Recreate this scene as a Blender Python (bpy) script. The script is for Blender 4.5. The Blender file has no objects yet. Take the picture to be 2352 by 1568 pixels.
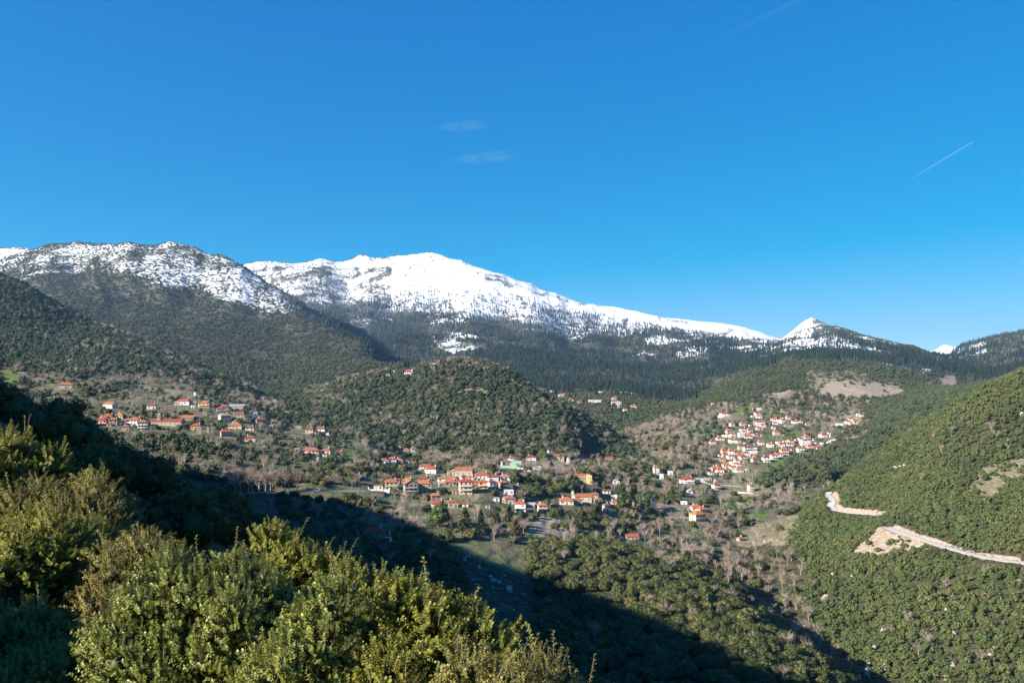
import bpy, bmesh, math, random, time
import numpy as np
from mathutils import Vector, Matrix

T0 = time.time()
R = math.radians
rng = np.random.default_rng(7)
random.seed(7)
scene = bpy.context.scene
COL = scene.collection

# ------------------------------------------------------------------ camera, sky, sun, exposure
F, UC, VH = 804.0, 512.0, 370.0            # focal length, centre column and horizon row of a 1024 x 682 picture
cam_data = bpy.data.cameras.new('camera')
cam = bpy.data.objects.new('camera', cam_data)
COL.objects.link(cam)
cam.location = (0, 0, 0)
cam.rotation_euler = (R(90), 0, 0)
cam_data.sensor_width = 36.0
cam_data.lens = 36.0 * F / 1024.0
cam_data.shift_y = (VH - 341.0) / 1024.0
cam_data.clip_start = 0.3
cam_data.clip_end = 60000.0
scene.camera = cam

SUN_EL, SUN_AZ = 26.0, 118.0               # elevation; azimuth counted from the view direction (+Y) to the left
to_sun = Vector((-math.sin(R(SUN_AZ)) * math.cos(R(SUN_EL)), math.cos(R(SUN_AZ)) * math.cos(R(SUN_EL)), math.sin(R(SUN_EL))))
world = bpy.data.worlds.new('World')
scene.world = world
world.use_nodes = True
wn, wl = world.node_tree.nodes, world.node_tree.links
wn.clear()
w_out = wn.new('ShaderNodeOutputWorld')
w_bg = wn.new('ShaderNodeBackground')
w_sky = wn.new('ShaderNodeTexSky')
w_sky.sky_type = 'NISHITA'
w_sky.sun_disc = False
w_sky.sun_elevation = R(SUN_EL)
w_sky.sun_rotation = R(-SUN_AZ)
w_sky.altitude = 2000.0
w_sky.air_density = 0.6
w_sky.dust_density = 0.0
w_sky.ozone_density = 4.0
w_gm = wn.new('ShaderNodeGamma')
w_gm.inputs[1].default_value = 0.65
w_hs = wn.new('ShaderNodeHueSaturation')
w_hs.inputs['Saturation'].default_value = 1.25
w_hs.inputs['Value'].default_value = 1.0
w_ma = wn.new('ShaderNodeVectorMath')      # deep winter azure: the red of the air light is held back, the blue lifted, everywhere alike
w_ma.operation = 'MULTIPLY_ADD'
w_ma.inputs[1].default_value = (1.2, 0.925, 0.61)
w_ma.inputs[2].default_value = (-1.0, -0.02, 1.16)
w_mx = wn.new('ShaderNodeVectorMath')
w_mx.operation = 'MAXIMUM'
w_mx.inputs[1].default_value = (0.0, 0.0, 0.0)
wl.new(w_sky.outputs[0], w_gm.inputs[0])
wl.new(w_gm.outputs[0], w_hs.inputs['Color'])
wl.new(w_hs.outputs[0], w_ma.inputs[0])
wl.new(w_ma.outputs[0], w_mx.inputs[0])
wl.new(w_mx.outputs[0], w_bg.inputs['Color'])
w_bg.inputs['Strength'].default_value = 0.107
wl.new(w_bg.outputs[0], w_out.inputs['Surface'])

sun_data = bpy.data.lights.new('sun', 'SUN')
sun_data.energy = 5.0
sun_data.angle = R(0.53)
sun_data.color = (1.0, 0.93, 0.82)
sun = bpy.data.objects.new('sun', sun_data)
COL.objects.link(sun)
sun.rotation_euler = to_sun.to_track_quat('Z', 'Y').to_euler()
sun.location = (-300, -100, 400)

scene.render.engine = 'CYCLES'
scene.view_settings.view_transform = 'Standard'
scene.view_settings.look = 'None'
scene.view_settings.exposure = 1.42
scene.view_settings.gamma = 1.0
scene.view_settings.use_curve_mapping = False
scene.cycles.max_bounces = 5
scene.cycles.diffuse_bounces = 2
scene.cycles.glossy_bounces = 2
scene.cycles.transmission_bounces = 3
scene.cycles.transparent_max_bounces = 8
scene.cycles.volume_bounces = 0
scene.cycles.caustics_reflective = False
scene.cycles.caustics_refractive = False
scene.render.use_persistent_data = False

HAZE = 3.7e-5                               # density of the valley air, per metre

# ------------------------------------------------------------------ numpy noise
def _hash(ix, iy, seed):
    h = (ix.astype(np.int64) * 374761393 + iy.astype(np.int64) * 668265263 + seed * 1442695041) & 0xFFFFFFFF
    h = ((h ^ (h >> 13)) * 1274126177) & 0xFFFFFFFF
    h = h ^ (h >> 16)
    return (h & 0xFFFFFF) / float(0xFFFFFF)

def vnoise(x, y, seed=0):
    ix, iy = np.floor(x), np.floor(y)
    fx, fy = x - ix, y - iy
    fx = fx * fx * fx * (fx * (fx * 6 - 15) + 10)
    fy = fy * fy * fy * (fy * (fy * 6 - 15) + 10)
    a, b = _hash(ix, iy, seed), _hash(ix + 1, iy, seed)
    c, d = _hash(ix, iy + 1, seed), _hash(ix + 1, iy + 1, seed)
    return (a + (b - a) * fx) * (1 - fy) + (c + (d - c) * fx) * fy

def fbm(x, y, octaves=4, seed=0, gain=0.5, lac=2.03):
    s, a, t = 0.0, 1.0, 0.0
    for o in range(octaves):
        s = s + a * (vnoise(x + 17.3 * o, y - 9.7 * o, seed + o) * 2 - 1)
        t += a
        a *= gain
        x, y = x * lac, y * lac
    return s / t

def ridged(x, y, octaves=4, seed=0):
    s, a, t = 0.0, 1.0, 0.0
    for o in range(octaves):
        n = 1 - np.abs(vnoise(x + 5.1 * o, y + 3.3 * o, seed + o) * 2 - 1)
        s = s + a * n * n
        t += a
        a *= 0.5
        x, y = x * 2.07, y * 2.07
    return s / t

def sstep(a, b, x):
    t = np.clip((x - a) / (b - a), 0, 1)
    return t * t * (3 - 2 * t)

# ------------------------------------------------------------------ terrain: surveyed points (column, row in a 2352-wide view, depth in metres)
K = 1024.0 / 2352.0
def ray(xd, yd):
    return (xd * K - UC) / F, (VH - yd * K) / F
def pt(xd, yd, Y):
    a, w = ray(xd, yd)
    return (a * Y, Y, w * Y)

RIDGES = {   # skyline and crest lines: points + how far the ground falls behind them
 'main': ([(560,608,5000),(600,598,5000),(640,600,5000),(705,602,5000),(740,590,5000),(830,583,4950),(900,590,4900),(950,586,4850),(990,580,4800),(1020,592,4750),(1060,603,4700),(1110,622,4650),(1160,635,4600),(1220,655,4550),(1300,682,4500),(1370,702,4450),(1420,705,4400),(1480,722,4350),(1560,737,4300),(1650,747,4250),(1700,763,4200),(1760,776,4100),(1800,790,3900)], 1.16, 190),
 'left': ([(-260,690,3300),(-100,630,3300),(0,604,3300),(60,580,3250),(120,558,3220),(180,550,3200),(240,556,3180),(300,560,3150),(325,568,3140),(400,562,3100),(450,573,3050),(520,590,2960),(560,612,2880),(600,640,2800),(640,668,2720),(700,705,2600),(760,737,2430),(850,785,2130),(925,832,1880)], 1.10, 85),
 'far_left': ([(-80,570,5200),(0,578,5200),(40,575,5200),(75,577,5200),(120,590,5200)], 1.12, 150),
 'pyramid': ([(1800,786,3560),(1830,756,3520),(1862,731,3500),(1900,752,3450),(1940,768,3400),(1990,783,3350),(2050,795,3300),(2110,808,3250),(2140,819,3220)], 1.13, 120),
 'far_right': ([(2130,812,6600),(2150,800,6600),(2168,788,6600),(2195,797,6600),(2240,815,6600)], 1.12, 120),
 'right_far': ([(2135,826,3800),(2200,792,3700),(2250,786,3600),(2300,775,3500),(2352,763,3400),(2450,742,3300),(2650,720,3200)], 1.12, 90),
 'spur_dark': ([(-160,570,1650),(-60,605,1560),(0,632,1550),(60,655,1500),(120,690,1480),(180,720,1450),(250,755,1420),(330,790,1380),(400,815,1330),(480,848,1280),(560,885,1220)], 1.13, 38),
 'hill': ([(800,866,1250),(880,853,1230),(960,839,1220),(1010,830,1220),(1060,824,1230),(1120,831,1220),(1170,848,1200),(1200,870,1190),(1250,902,1170),(1300,930,1150),(1350,960,1120),(1400,992,1080)], 1.12, 30),
 'right_near': ([(2700,700,800),(2500,785,780),(2352,850,760),(2280,880,765),(2200,920,775),(2120,970,790),(2050,1010,800),(1990,1055,815),(1940,1093,830)], 1.10, 28),
}
SPOTS = [
 # main mountain face
 (600,680,4100),(700,690,3600),(800,660,4300),(850,720,3500),(900,690,3900),(1000,690,3850),(1000,800,2850),(1000,850,2200),(1150,740,3400),(1150,850,2200),(1300,780,3300),(1300,880,2000),
 (1420,790,3300),(1420,860,2300),(1550,830,2900),(1550,920,1800),(1700,820,3000),(1650,890,1900),(700,716,3050),(850,800,2350),(950,850,2000),(950,868,1650),(1060,862,1700),(1200,893,1700),
 # left mountain face
 (-100,720,2500),(0,690,2500),(180,620,2800),(180,690,2200),(180,748,1720),(0,690,1900),(300,690,2350),(330,800,1650),(450,680,2500),(450,760,2000),(450,836,1650),(580,720,2350),(560,880,1500),(650,760,2200),(650,850,1700),(650,900,1350),
 (760,800,2000),(800,830,1800),(800,862,1500),(720,890,1300),(650,930,1130),(900,862,1500),
 # dark spur face and left village
 (-150,780,1150),(0,820,1100),(0,862,1000),(-200,880,950),(145,890,930),(300,880,1000),(300,800,1200),(420,875,1040),(150,760,1280),(100,840,1060),
 (250,955,820),(300,985,770),(400,975,790),(470,935,870),(560,945,850),(510,967,820),(570,1010,760),(610,972,840),(730,988,850),(700,1040,730),(780,1045,745),(500,1060,640),(620,1080,650),(600,1128,590),(720,1126,600),(850,1124,620),(400,1070,610),(-100,960,800),(100,1000,720),(850,1010,840),
 # hill face and its foot
 (1050,930,1060),(1050,1000,950),(1050,1042,890),(900,930,1080),(900,1022,900),(780,940,1050),(770,1000,900),(1200,980,1000),(1250,1047,900),(1330,1012,1000),(1150,900,1110),(960,880,1140),(850,960,1010),(980,985,970),
 # central village
 (930,1132,640),(880,1118,650),(1040,1118,660),(1120,1114,665),(1060,1090,720),(980,1090,730),(900,1062,780),(1000,1163,600),(1195,1174,620),(1180,1084,760),(1210,1060,850),(1280,1056,880),(1330,1103,760),(1340,1154,680),(1240,1168,640),(1420,1152,720),(1500,1168,740),(1610,1196,715),
 (860,1180,560),(760,1170,550),(1000,1205,540),(1100,1222,530),(1260,1220,560),(1370,1252,560),(1450,1232,625),(1100,1292,460),(1200,1302,470),(1250,1400,400),(1150,1400,390),(1300,1500,330),(1300,1600,290),
 # sunny oak slope above the gorge
 (1400,1282,500),(1550,1312,500),(1650,1332,510),(1500,1400,400),(1700,1402,430),(1850,1500,375),(1930,1560,355),(1600,1500,340),(1500,1600,300),(1750,1600,300),(1900,1700,280),
 # gorge, downstream to upstream
 (2060,1640,410),(1990,1560,435),(1880,1480,470),(1780,1400,525),(1720,1300,620),(1680,1232,690),(1640,1152,785),(1600,1082,920),(1560,1042,1010),(1500,982,1250),(1450,1002,1150),(1400,1012,1080),(1340,1037,1000),(1500,940,1480),
 # right village and quarry hill
 (1660,1090,935),(1600,1103,880),(1640,1124,850),(1740,1113,885),(1700,1050,1010),(1750,1022,1070),(1740,982,1170),(1700,1012,1090),(1820,1032,1070),(1880,1022,1100),(1900,992,1160),(1960,962,1250),(1700,947,1280),(1800,942,1300),(1650,982,1180),(1600,940,1450),
 (1880,908,1500),(1960,892,1550),(2050,908,1500),(1900,862,1700),(1800,882,1600),(1850,822,2050),(1700,852,1900),(1980,832,1980),(1850,795,2750),(1990,806,2650),(2100,832,2350),(1850,772,3250),(1320,918,1650),(1420,932,1550),(1460,942,1500),(1400,905,1750),
 (1900,1082,925),(1850,1112,880),(2000,1002,1050),(2100,925,1250),(2180,892,1500),(2180,886,1900),(2250,850,2700),(2352,838,2500),(2260,890,1500),
 # right hillside
 (2352,1290,500),(2200,1252,540),(2100,1222,568),(2025,1202,605),(1980,1180,690),(1915,1162,740),(1905,1124,840),(1850,1232,640),(1900,1262,600),(1970,1292,560),(1840,1322,560),(1900,1402,505),(2100,1402,482),(2250,1452,455),(2352,1568,425),(2150,1568,428),(2100,1500,447),
 (2150,1100,650),(2250,1050,680),(2352,1000,700),(2352,1130,600),(2000,1125,740),(2100,1022,760),(2550,1250,500),(2550,1568,420),(2550,1000,680),
]
ANCHORS = [(-1500,400,40),(-1500,1400,230),(-2800,2600,480),(-3800,5200,420),(-6000,6000,300),(1500,500,220),(1500,1100,150),(2600,1600,240),(3800,3800,260),(5000,6000,250),(-900,-200,60),(-500,-600,40),(0,-700,20),(600,-500,-40),(1200,-300,120),
 (-300,300,-70),(-200,500,-75),(-350,600,-62),(-100,380,-92),(0,250,-118),(100,180,-136),(260,260,-172),(330,160,-180),(300,0,-186),(0,60,-140),(-600,100,-30),(520,180,-110),(700,200,20),(900,500,90)]
for k in range(16):
    a = 2 * math.pi * k / 16
    ANCHORS.append((9500 * math.sin(a), 9500 * math.cos(a), 60))
    ANCHORS.append((15000 * math.sin(a), 15000 * math.cos(a), 0))

ctrl = []
for name, (pts, back, fall) in RIDGES.items():
    for p in pts:
        x, y, z = pt(*p)
        ctrl.append((x, y, z))
    for p in pts[::2]:
        x, y, z = pt(*p)
        ctrl.append((x * back, y * back, z - fall))
ctrl += [pt(*p) for p in SPOTS] + ANCHORS
ctrl = np.array(ctrl)

def warp(x, y):
    r = np.hypot(x, y) + 1e-6
    s = 150.0 * np.arcsinh(r / 150.0) / r
    return x * s, y * s

_cx, _cy = warp(ctrl[:, 0], ctrl[:, 1])
_C2 = 2.5 ** 2
_A = np.sqrt((_cx[:, None] - _cx[None]) ** 2 + (_cy[:, None] - _cy[None]) ** 2 + _C2)
n = len(ctrl)
_P = np.stack([np.ones(n), _cx / 500, _cy / 500], 1)
_M = np.zeros((n + 3, n + 3))
_M[:n, :n] = _A - 0.35 * np.eye(n)
_M[:n, n:] = _P
_M[n:, :n] = _P.T
_W = np.linalg.solve(_M, np.concatenate([ctrl[:, 2], np.zeros(3)]))

def rbf(x, y):
    out = np.empty(x.size)
    X, Y = warp(x.ravel(), y.ravel())
    for i in range(0, X.size, 20000):
        xs, ys = X[i:i + 20000], Y[i:i + 20000]
        d = np.sqrt((xs[:, None] - _cx[None]) ** 2 + (ys[:, None] - _cy[None]) ** 2 + _C2)
        out[i:i + 20000] = d @ _W[:n] + _W[n] + _W[n + 1] * xs / 500 + _W[n + 2] * ys / 500
    return out.reshape(x.shape)

def near_hill(x, y):
    """the steep hill the camera stands on: it falls away to the right and ahead"""
    rr = np.hypot(x, y)
    z = -0.51 * x - 0.345 * y - 3.2 - 3.6 * (1 - sstep(12, 60, rr)) - 4.0 * sstep(110, 190, rr)
    z = z + 2.6 * fbm(x / 45, y / 45, 3, 41) * sstep(15, 90, np.hypot(x, y))
    z = z + 14 * np.exp(-((x + 375) ** 2 + (y - 400) ** 2) / (2 * 58.0 ** 2))  # unseen knoll added to carry the hill's cast shadow farther into the valley
    cap = 1.0 + 0.435 * np.maximum(y, 0) + 0.3 * np.minimum(y, 0)
    z = np.minimum(z, cap + 4 * fbm(x / 60, y / 60, 3, 43) * sstep(20, 120, rr))
    z = z - 0.55 * np.maximum(0, -x - 385)
    end = 420 + 0.10 * x + 1.35 * np.maximum(0, -x - 0.70 * np.maximum(y, 0) - 10)
    z = z - 0.85 * np.maximum(0, y - end)
    z = z - 0.5 * np.maximum(0, -y - 60)
    return z

def height(x, y):
    r = np.hypot(x, y)
    v = rbf(x, y)
    far = sstep(1500, 2700, r)
    mid = sstep(350, 900, r)
    a = np.arctan2(x, np.maximum(y, 1e-3))
    ribs = ridged(a * 26 + 0.6 * fbm(x / 700, y / 700, 2, 5), r / 1400.0, 4, 11) - 0.45
    v = v + far * (13 * ribs * sstep(1800, 3000, r) * (1 - sstep(5200, 7500, r)) + 16 * fbm(x / 420, y / 420, 5, 3) + 9 * (ridged(x / 260, y / 260, 4, 8) - 0.5) * sstep(2400, 3200, r))
    v = v + mid * (1 - 0.4 * far) * (4.5 * fbm(x / 130, y / 130, 4, 21))
    v = v + 0.9 * fbm(x / 22, y / 22, 3, 31) * (1 - far)
    # the pointed peak: steep to the left, gentler to the right
    px, py, pz = pt(1862, 729, 3500)
    ddx, ddy = x - px, y - py
    cone = pz - np.sqrt((np.where(ddx < 0, 0.76, 0.43) * ddx) ** 2 + (0.52 * ddy) ** 2 + 9.0) + 7 * fbm(x / 90, y / 90, 4, 55) * sstep(10, 120, np.hypot(ddx, ddy))
    v = np.maximum(v, np.where(np.hypot(ddx, ddy) < 600, cone, -1e4))
    nh = near_hill(x, y)
    k = 5.0
    m = np.maximum(v, nh)
    return m + k * np.log1p(np.exp(-np.abs(v - nh) / k)) * sstep(40, 150, r)

# polar sheet of ground round the viewpoint, fine in the valley, coarse outside
_az_in = np.linspace(R(-43), R(43), 820)
_az_out = np.linspace(R(43), R(317), 150)[1:-1]
AZ = np.concatenate([_az_in, _az_out])
RR = np.concatenate([np.geomspace(1.2, 200, 90, endpoint=False), np.geomspace(200, 1700, 340, endpoint=False), np.geomspace(1700, 5600, 230, endpoint=False), np.geomspace(5600, 15000, 22)])
NA, NR = len(AZ), len(RR)
_aa, _rr = np.meshgrid(AZ, RR, indexing='ij')
GX, GY = _rr * np.sin(_aa), _rr * np.cos(_aa)
GZ = height(GX, GY)
GV = np.where(GY > 1, VH - F * GZ / np.maximum(GY, 1), 9999)   # row of each ground point in the picture (used to read positions)
GU = UC + F * GX / np.maximum(GY, 1)
print('heights', round(time.time() - T0, 1))

def _locate(x, y):
    a = np.arctan2(x, y)
    a = np.where(a < R(-43), a + 2 * math.pi, a)
    r = np.hypot(x, y)
    AZe = np.concatenate([AZ, [R(317)]])
    ia = np.clip(np.searchsorted(AZe, a) - 1, 0, NA - 1)
    fa = (a - AZe[ia]) / (AZe[ia + 1] - AZe[ia])
    ir = np.clip(np.searchsorted(RR, r) - 1, 0, NR - 2)
    fr = np.clip((r - RR[ir]) / (RR[ir + 1] - RR[ir]), 0, 1)
    return ia, (ia + 1) % NA, fa, ir, fr

def sample(G, x, y):
    ia, ib, fa, ir, fr = _locate(np.asarray(x, float), np.asarray(y, float))
    return (G[ia, ir] * (1 - fa) + G[ib, ir] * fa) * (1 - fr) + (G[ia, ir + 1] * (1 - fa) + G[ib, ir + 1] * fa) * fr

def ground(x, y):
    return float(sample(GZ, np.array([x]), np.array([y]))[0])

def on_ground(xd, yd, ymin=0.0, ymax=1e9):
    """first ground point on the line of sight through (xd, yd) of a 2352-wide view, no nearer than ymin"""
    a, w = ray(xd, yd)
    Y = np.geomspace(max(ymin, 30), min(ymax, 9000), 6000)
    z = sample(GZ, a * Y, Y)
    below = np.nonzero(z >= w * Y)[0]
    if len(below) == 0:
        i = int(np.argmin(np.abs(z - w * Y) / Y))
    else:
        i = below[0]
    return (a * Y[i], float(Y[i]), float(z[i]))
# ------------------------------------------------------------------ where things stand (columns and rows of eight close views of the valley)
CROPS = {'A': (150, 1450), 'B': (750, 1500), 'C': (1400, 1780), 'D': (1950, 1780), 'E': (2500, 1800), 'F': (2780, 1550), 'G': (2150, 1480), 'H': (1450, 1380), 'J': (900, 1850)}
FD = 2352.0 / 4096.0
def cd(c, x, y):
    ox, oy = CROPS[c]
    return ((x / 3.36 + ox) * FD, (y / 3.36 + oy) * FD)

# depth windows so that a line of sight meets the right slope
CROP_Y = {'A': (600, 1100), 'B': (600, 1150), 'C': (520, 1000), 'D': (520, 1050), 'E': (600, 1050), 'F': (860, 1600), 'G': (1200, 2000), 'H': (1100, 1500), 'J': (480, 800)}
# houses: view, column, row of the wall foot, width, wall height (in view pixels), roof kind+colour, wall, turn, extra flags
# roof: h hip, g gable, f flat, n none (ruin), s shed;  colour o orange, r red, t tan, y grey, w white, b brown
# flags: B balconies, X large block, R retaining terrace, C no chimney, t tall
HOUSES = []
def H(c, txt):
    for row in txt.strip().split(';'):
        p = row.split()
        if not p:
            continue
        HOUSES.append(dict(c=c, x=float(p[0]), y=float(p[1]), w=float(p[2]), h=float(p[3]), roof=p[4], wall=p[5], rot=float(p[6]) if len(p) > 6 else 0.0, fl=p[7] if len(p) > 7 else ''))
H('A', '''355 345 190 55 ho c 12; 325 660 95 26 ho s 8; 940 612 200 48 go w -25; 1515 620 125 48 hr w 10; 1940 565 190 48 hr w 0; 2225 598 155 58 ho y 5;
 915 765 170 45 ho s 4; 1092 748 130 42 ho p -8; 868 800 170 40 ho s 6; 1000 850 125 88 ho s 10; 848 812 140 42 hr p 4; 1165 842 110 68 ho w 12 B; 1285 835 165 68 ho w 0; 1175 912 98 56 ho s 8;
 1390 908 150 112 ho w 14 B; 1990 762 190 24 so s 0; 2115 895 140 52 hr y 6; 2163 955 80 84 ny s 14; 2285 935 34 66 ny s 10; 760 835 62 40 ho c 10; 2240 700 64 48 ny s 12; 955 850 64 24 hr p 5; 2112 432 24 40 go w 0 C''')
H('B', '''420 502 110 55 hr w 22; 480 448 130 26 ho s 5; 640 442 240 26 sy s -6 C; 470 636 180 95 ht c 38 X; 705 566 100 44 hr p 8; 872 535 120 44 go w 20; 968 657 165 60 ho s 24; 1150 658 110 40 ho c 24;
 628 717 185 46 ho c 6; 826 738 118 36 ho w 6; 480 824 140 66 hr s 30; 572 808 80 46 hr w 8; 826 888 155 48 ho c 10; 1460 716 140 36 ny s 8; 1630 782 110 58 ho c 6; 1782 748 120 30 ho w 0; 1640 1048 235 42 ho p 4; 1850 1054 125 46 ho w 6; 2036 1064 90 32 hr s 8; 1842 1088 52 16 ho w 0 C; 1740 1134 40 16 sy w 0 C; 1880 804 40 28 fw w 8 C''')
H('C', '''855 84 90 36 ho w 15; 655 32 50 20 so w 0 C; 560 242 120 62 ho w 10; 488 248 70 40 ho w 0; 662 236 95 36 ho s 0; 1002 312 150 26 so w 0; 1092 378 185 58 hr w -14; 1350 405 90 58 fy s 10; 376 585 120 46 fb c 2 C; 546 592 195 96 ho c 10 B;
 762 520 150 45 ho c 0; 985 480 130 36 hr s 0; 800 664 200 142 go s 16 XB; 1000 632 185 116 ho s 4 X; 1140 755 150 78 ho s 14; 1172 835 195 52 hr w 8; 1382 838 145 76 ho s 6 B; 1230 486 118 42 ho w 10; 1362 482 165 26 ho c 0; 1350 545 165 52 ho s 6;
 1546 656 190 165 hr c 8 XB; 1520 455 100 34 go w 20; 1616 458 90 32 ho c 0; 1678 535 100 44 hr s 0; 1786 580 125 86 hr y 4 B; 1772 455 210 52 ho w 4; 1920 486 150 66 ho w 8; 2085 482 135 60 ho w 0 B; 1906 554 120 62 hr w 20; 2060 578 135 78 ho s 20; 2235 592 90 44 hb s 8; 1970 748 74 40 fy w 6 C; 1850 838 64 32 fb c 4 C''')
H('D', '''242 268 125 48 ho w 14; 330 198 90 28 ho w 8; 585 198 128 38 hr w 0; 1602 644 95 34 sb w 0; 1730 518 95 34 gy w 8; 1418 690 150 36 ho s 0; 1066 794 180 52 ho c 0; 1206 785 130 48 ho s 0; 1490 770 100 42 ho c 6; 975 694 80 26 hb s 0;
 285 704 130 92 fw w 4 B; 292 790 180 72 ho w 14 B; 445 898 155 112 hr w -6 XB; 592 834 110 40 sy s -10 C; 738 892 130 86 ho c 10; 1600 890 100 86 hb s 24; 1702 788 80 28 ho w 4; 1936 812 60 66 ho c 4; 1700 712 90 36 fw w 4 C; 1800 722 110 34 fy s 2 C; 2170 748 80 42 ho c 10; 1640 190 95 24 sr s 0; 2272 384 80 96 ho w 6''')
H('E', '''495 384 45 62 fw w 4; 615 328 64 48 fw w 4 C; 862 446 150 58 hr w 6 B; 768 440 60 50 hr w 0; 1236 528 110 66 hr w 16 B; 1700 548 88 78 ho w 20; 970 806 150 44 ho c 8; 1046 846 165 48 ho c 24; 1000 962 225 96 ho c 28 X; 876 584 78 36 gy w 14; 796 724 80 12 sw w 0 C; 1562 1218 100 34 ho s 24; 106 1194 170 32 so s 0 C; 1912 1248 70 26 ny s 4''')
H('F', '''405 388 110 46 hr w 8; 340 398 50 24 fw w 4 C; 850 364 90 30 ho w 10; 862 404 80 28 ho w 4; 872 298 60 22 fw w 4 C; 1182 334 48 38 hr s 4; 1262 426 74 36 ho w 10; 1082 462 90 44 ho w 4; 1086 488 70 20 ho w 0; 1186 474 78 46 hr w 12; 1348 478 80 30 hr w 4; 1412 468 70 22 hr w 0; 1530 502 70 28 hb s 0; 506 514 74 40 ho w 14; 652 508 85 34 ho c 8;
 922 524 80 30 ho w 4; 876 564 85 30 ho c 0; 1060 548 50 20 ho w 0; 652 584 80 34 hr w 0; 742 594 78 34 ho w 10; 466 614 98 42 ho c 12 B; 522 654 70 36 ho c 8; 666 620 70 34 hr w 4; 632 664 88 56 fw w 12; 762 640 78 30 hr w 4; 718 674 108 30 hr w 0; 826 648 60 20 hr s 0; 436 660 110 20 fw w 0 C; 350 700 108 28 hr w 6; 246 750 88 30 hr w 4; 520 740 108 44 ho w 6; 592 740 60 20 fw c 6 C;
 1106 640 90 52 ho p 6; 1276 534 115 26 fy s 0 C; 892 766 88 36 ho w 4; 1020 796 84 42 ho w 4 B; 1172 790 88 40 hr w 6; 1146 754 90 22 fw w 0 C; 1296 746 88 42 ho w 14; 1282 776 90 24 hr w 0; 1432 710 78 32 ho w 8; 1516 700 84 46 ho c 6 B; 1500 772 135 46 fw w 6; 1742 666 108 42 ho w 14; 1806 614 40 20 hr w 0; 1426 860 94 52 ho w 8 B; 1562 826 98 46 hr c 4; 1662 826 60 30 hr s 10;
 612 826 60 40 so c 8; 702 850 88 56 hr w 8 B; 792 850 108 34 fw w 12; 796 880 85 20 fw w 0 C; 396 880 84 46 hr c 12; 492 890 94 46 hr w 6; 562 894 70 34 ho c 4; 422 924 78 30 hr w 0; 486 954 88 40 ho w 8; 676 920 88 34 ho c 4; 656 980 108 62 ho c 10 B; 718 924 60 40 go w 10; 372 990 88 36 ho c 6; 572 1010 80 42 ho w 10; 530 1030 105 30 fw w 10; 818 996 118 42 ho p 16; 966 995 98 62 hr w 4 B; 1072 960 98 56 hr w 8; 1142 926 88 40 hr w 6; 1212 896 108 66 ho c 2 XB;
 432 1066 108 36 ho c 4; 566 1050 88 30 ho w 2; 642 1046 60 20 hr s 0; 532 1090 98 26 ho w 2; 302 1120 135 36 hr w 6; 344 1140 98 40 hr w 2; 432 1130 68 30 ho s 2; 222 1166 78 36 ho w 6; 332 1176 78 30 ho w 4; 602 1136 108 40 ho w 6; 702 1116 44 26 fw w 2 C; 182 1240 88 22 fy s 0 C;
 2070 480 80 30 ho w 6; 2092 424 60 20 ho w 4; 2166 480 68 26 ho c 6; 2190 378 34 30 fw w 4 C; 2242 384 40 16 fw w 0 C; 1952 504 88 20 fw w 0 C; 2160 448 60 16 hr w 0; 230 228 68 18 fw w 0 C''')
H('G', '''196 288 58 18 fy w 0 C; 336 354 108 30 ho w 6; 450 418 64 30 ho w 6; 566 448 72 32 hr w 8; 850 302 58 16 fw w 4 C; 776 434 165 34 fw w 4; 752 450 58 26 fw c 2; 1034 408 68 42 hr c 4 B; 1030 440 60 24 hr w 0; 1030 470 68 28 hr w 4; 1098 470 68 42 gy w 8; 1096 502 40 16 fw c 2 C; 1296 508 78 32 ho w 6; 1180 548 58 30 so c 8; 1170 304 88 14 fw w 0 C; 1280 314 58 10 fw w 0 C; 950 388 58 16 fw w 0 C; 136 444 24 16 fw w 4 C''')
H('H', '''335 410 58 28 so y 10; 410 360 50 24 gy w 10 C; 606 402 102 48 hr w 4 B; 682 350 58 30 ho w 4; 612 328 40 14 hr w 0; 1010 254 58 36 hr p 0; 956 258 28 12 fw w 0 C''')
H('J', '''1990 1010 300 70 hr s 4; 2176 1170 125 72 hr w 14''')

# roads and tracks: (name, half width, surface, points on the 2352-wide view, depth window)
def cj(pts, ox, oy, s):
    return [((x / s + ox) * FD, (y / s + oy) * FD) for x, y in pts]
ROADS = [
 ('hill_road', 2.9, 'pale', cj([(2700, 985), (2500, 955), (2352, 940), (2200, 925), (2000, 893), (1800, 848), (1600, 788), (1400, 725), (1250, 675), (1120, 632), (1035, 600)], 3100, 1850, 2.361), (440, 640)),
 ('hill_road', 2.9, 'pale', cj([(1000, 492), (900, 487), (750, 470), (630, 456), (545, 432), (520, 400), (550, 360), (520, 322), (488, 292), (528, 266)], 3100, 1850, 2.361), (620, 880)),
 ('village_road', 2.6, 'grey', cj([(240, 405), (560, 392), (900, 380), (1200, 376), (1500, 374), (1760, 374), (2230, 372)], 900, 1850, 3.36), (540, 720)),
 ('valley_road', 2.4, 'pale', cj([(930, 392), (1030, 362), (1030, 415), (1110, 448), (1250, 462), (1420, 470), (1600, 486)], 2500, 1800, 3.36), (780, 980)),
 ('field_track', 1.6, 'dirt', cj([(1300, 380), (1480, 364), (1660, 350), (1820, 352), (1980, 346)], 150, 1450, 3.36), (860, 1100)),
 ('village_road', 2.2, 'pale', cj([(1640, 780), (1760, 738), (1910, 676)], 2780, 1550, 3.36), (1000, 1250)),
 ('village_road', 2.0, 'dirt', cj([(1960, 690), (2130, 660), (2260, 628)], 2780, 1550, 3.36), (1000, 1300)),
 ('village_road', 2.4, 'grey', cj([(520, 768), (700, 766), (870, 752)], 1950, 1780, 3.36), (600, 760)),
]

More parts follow.
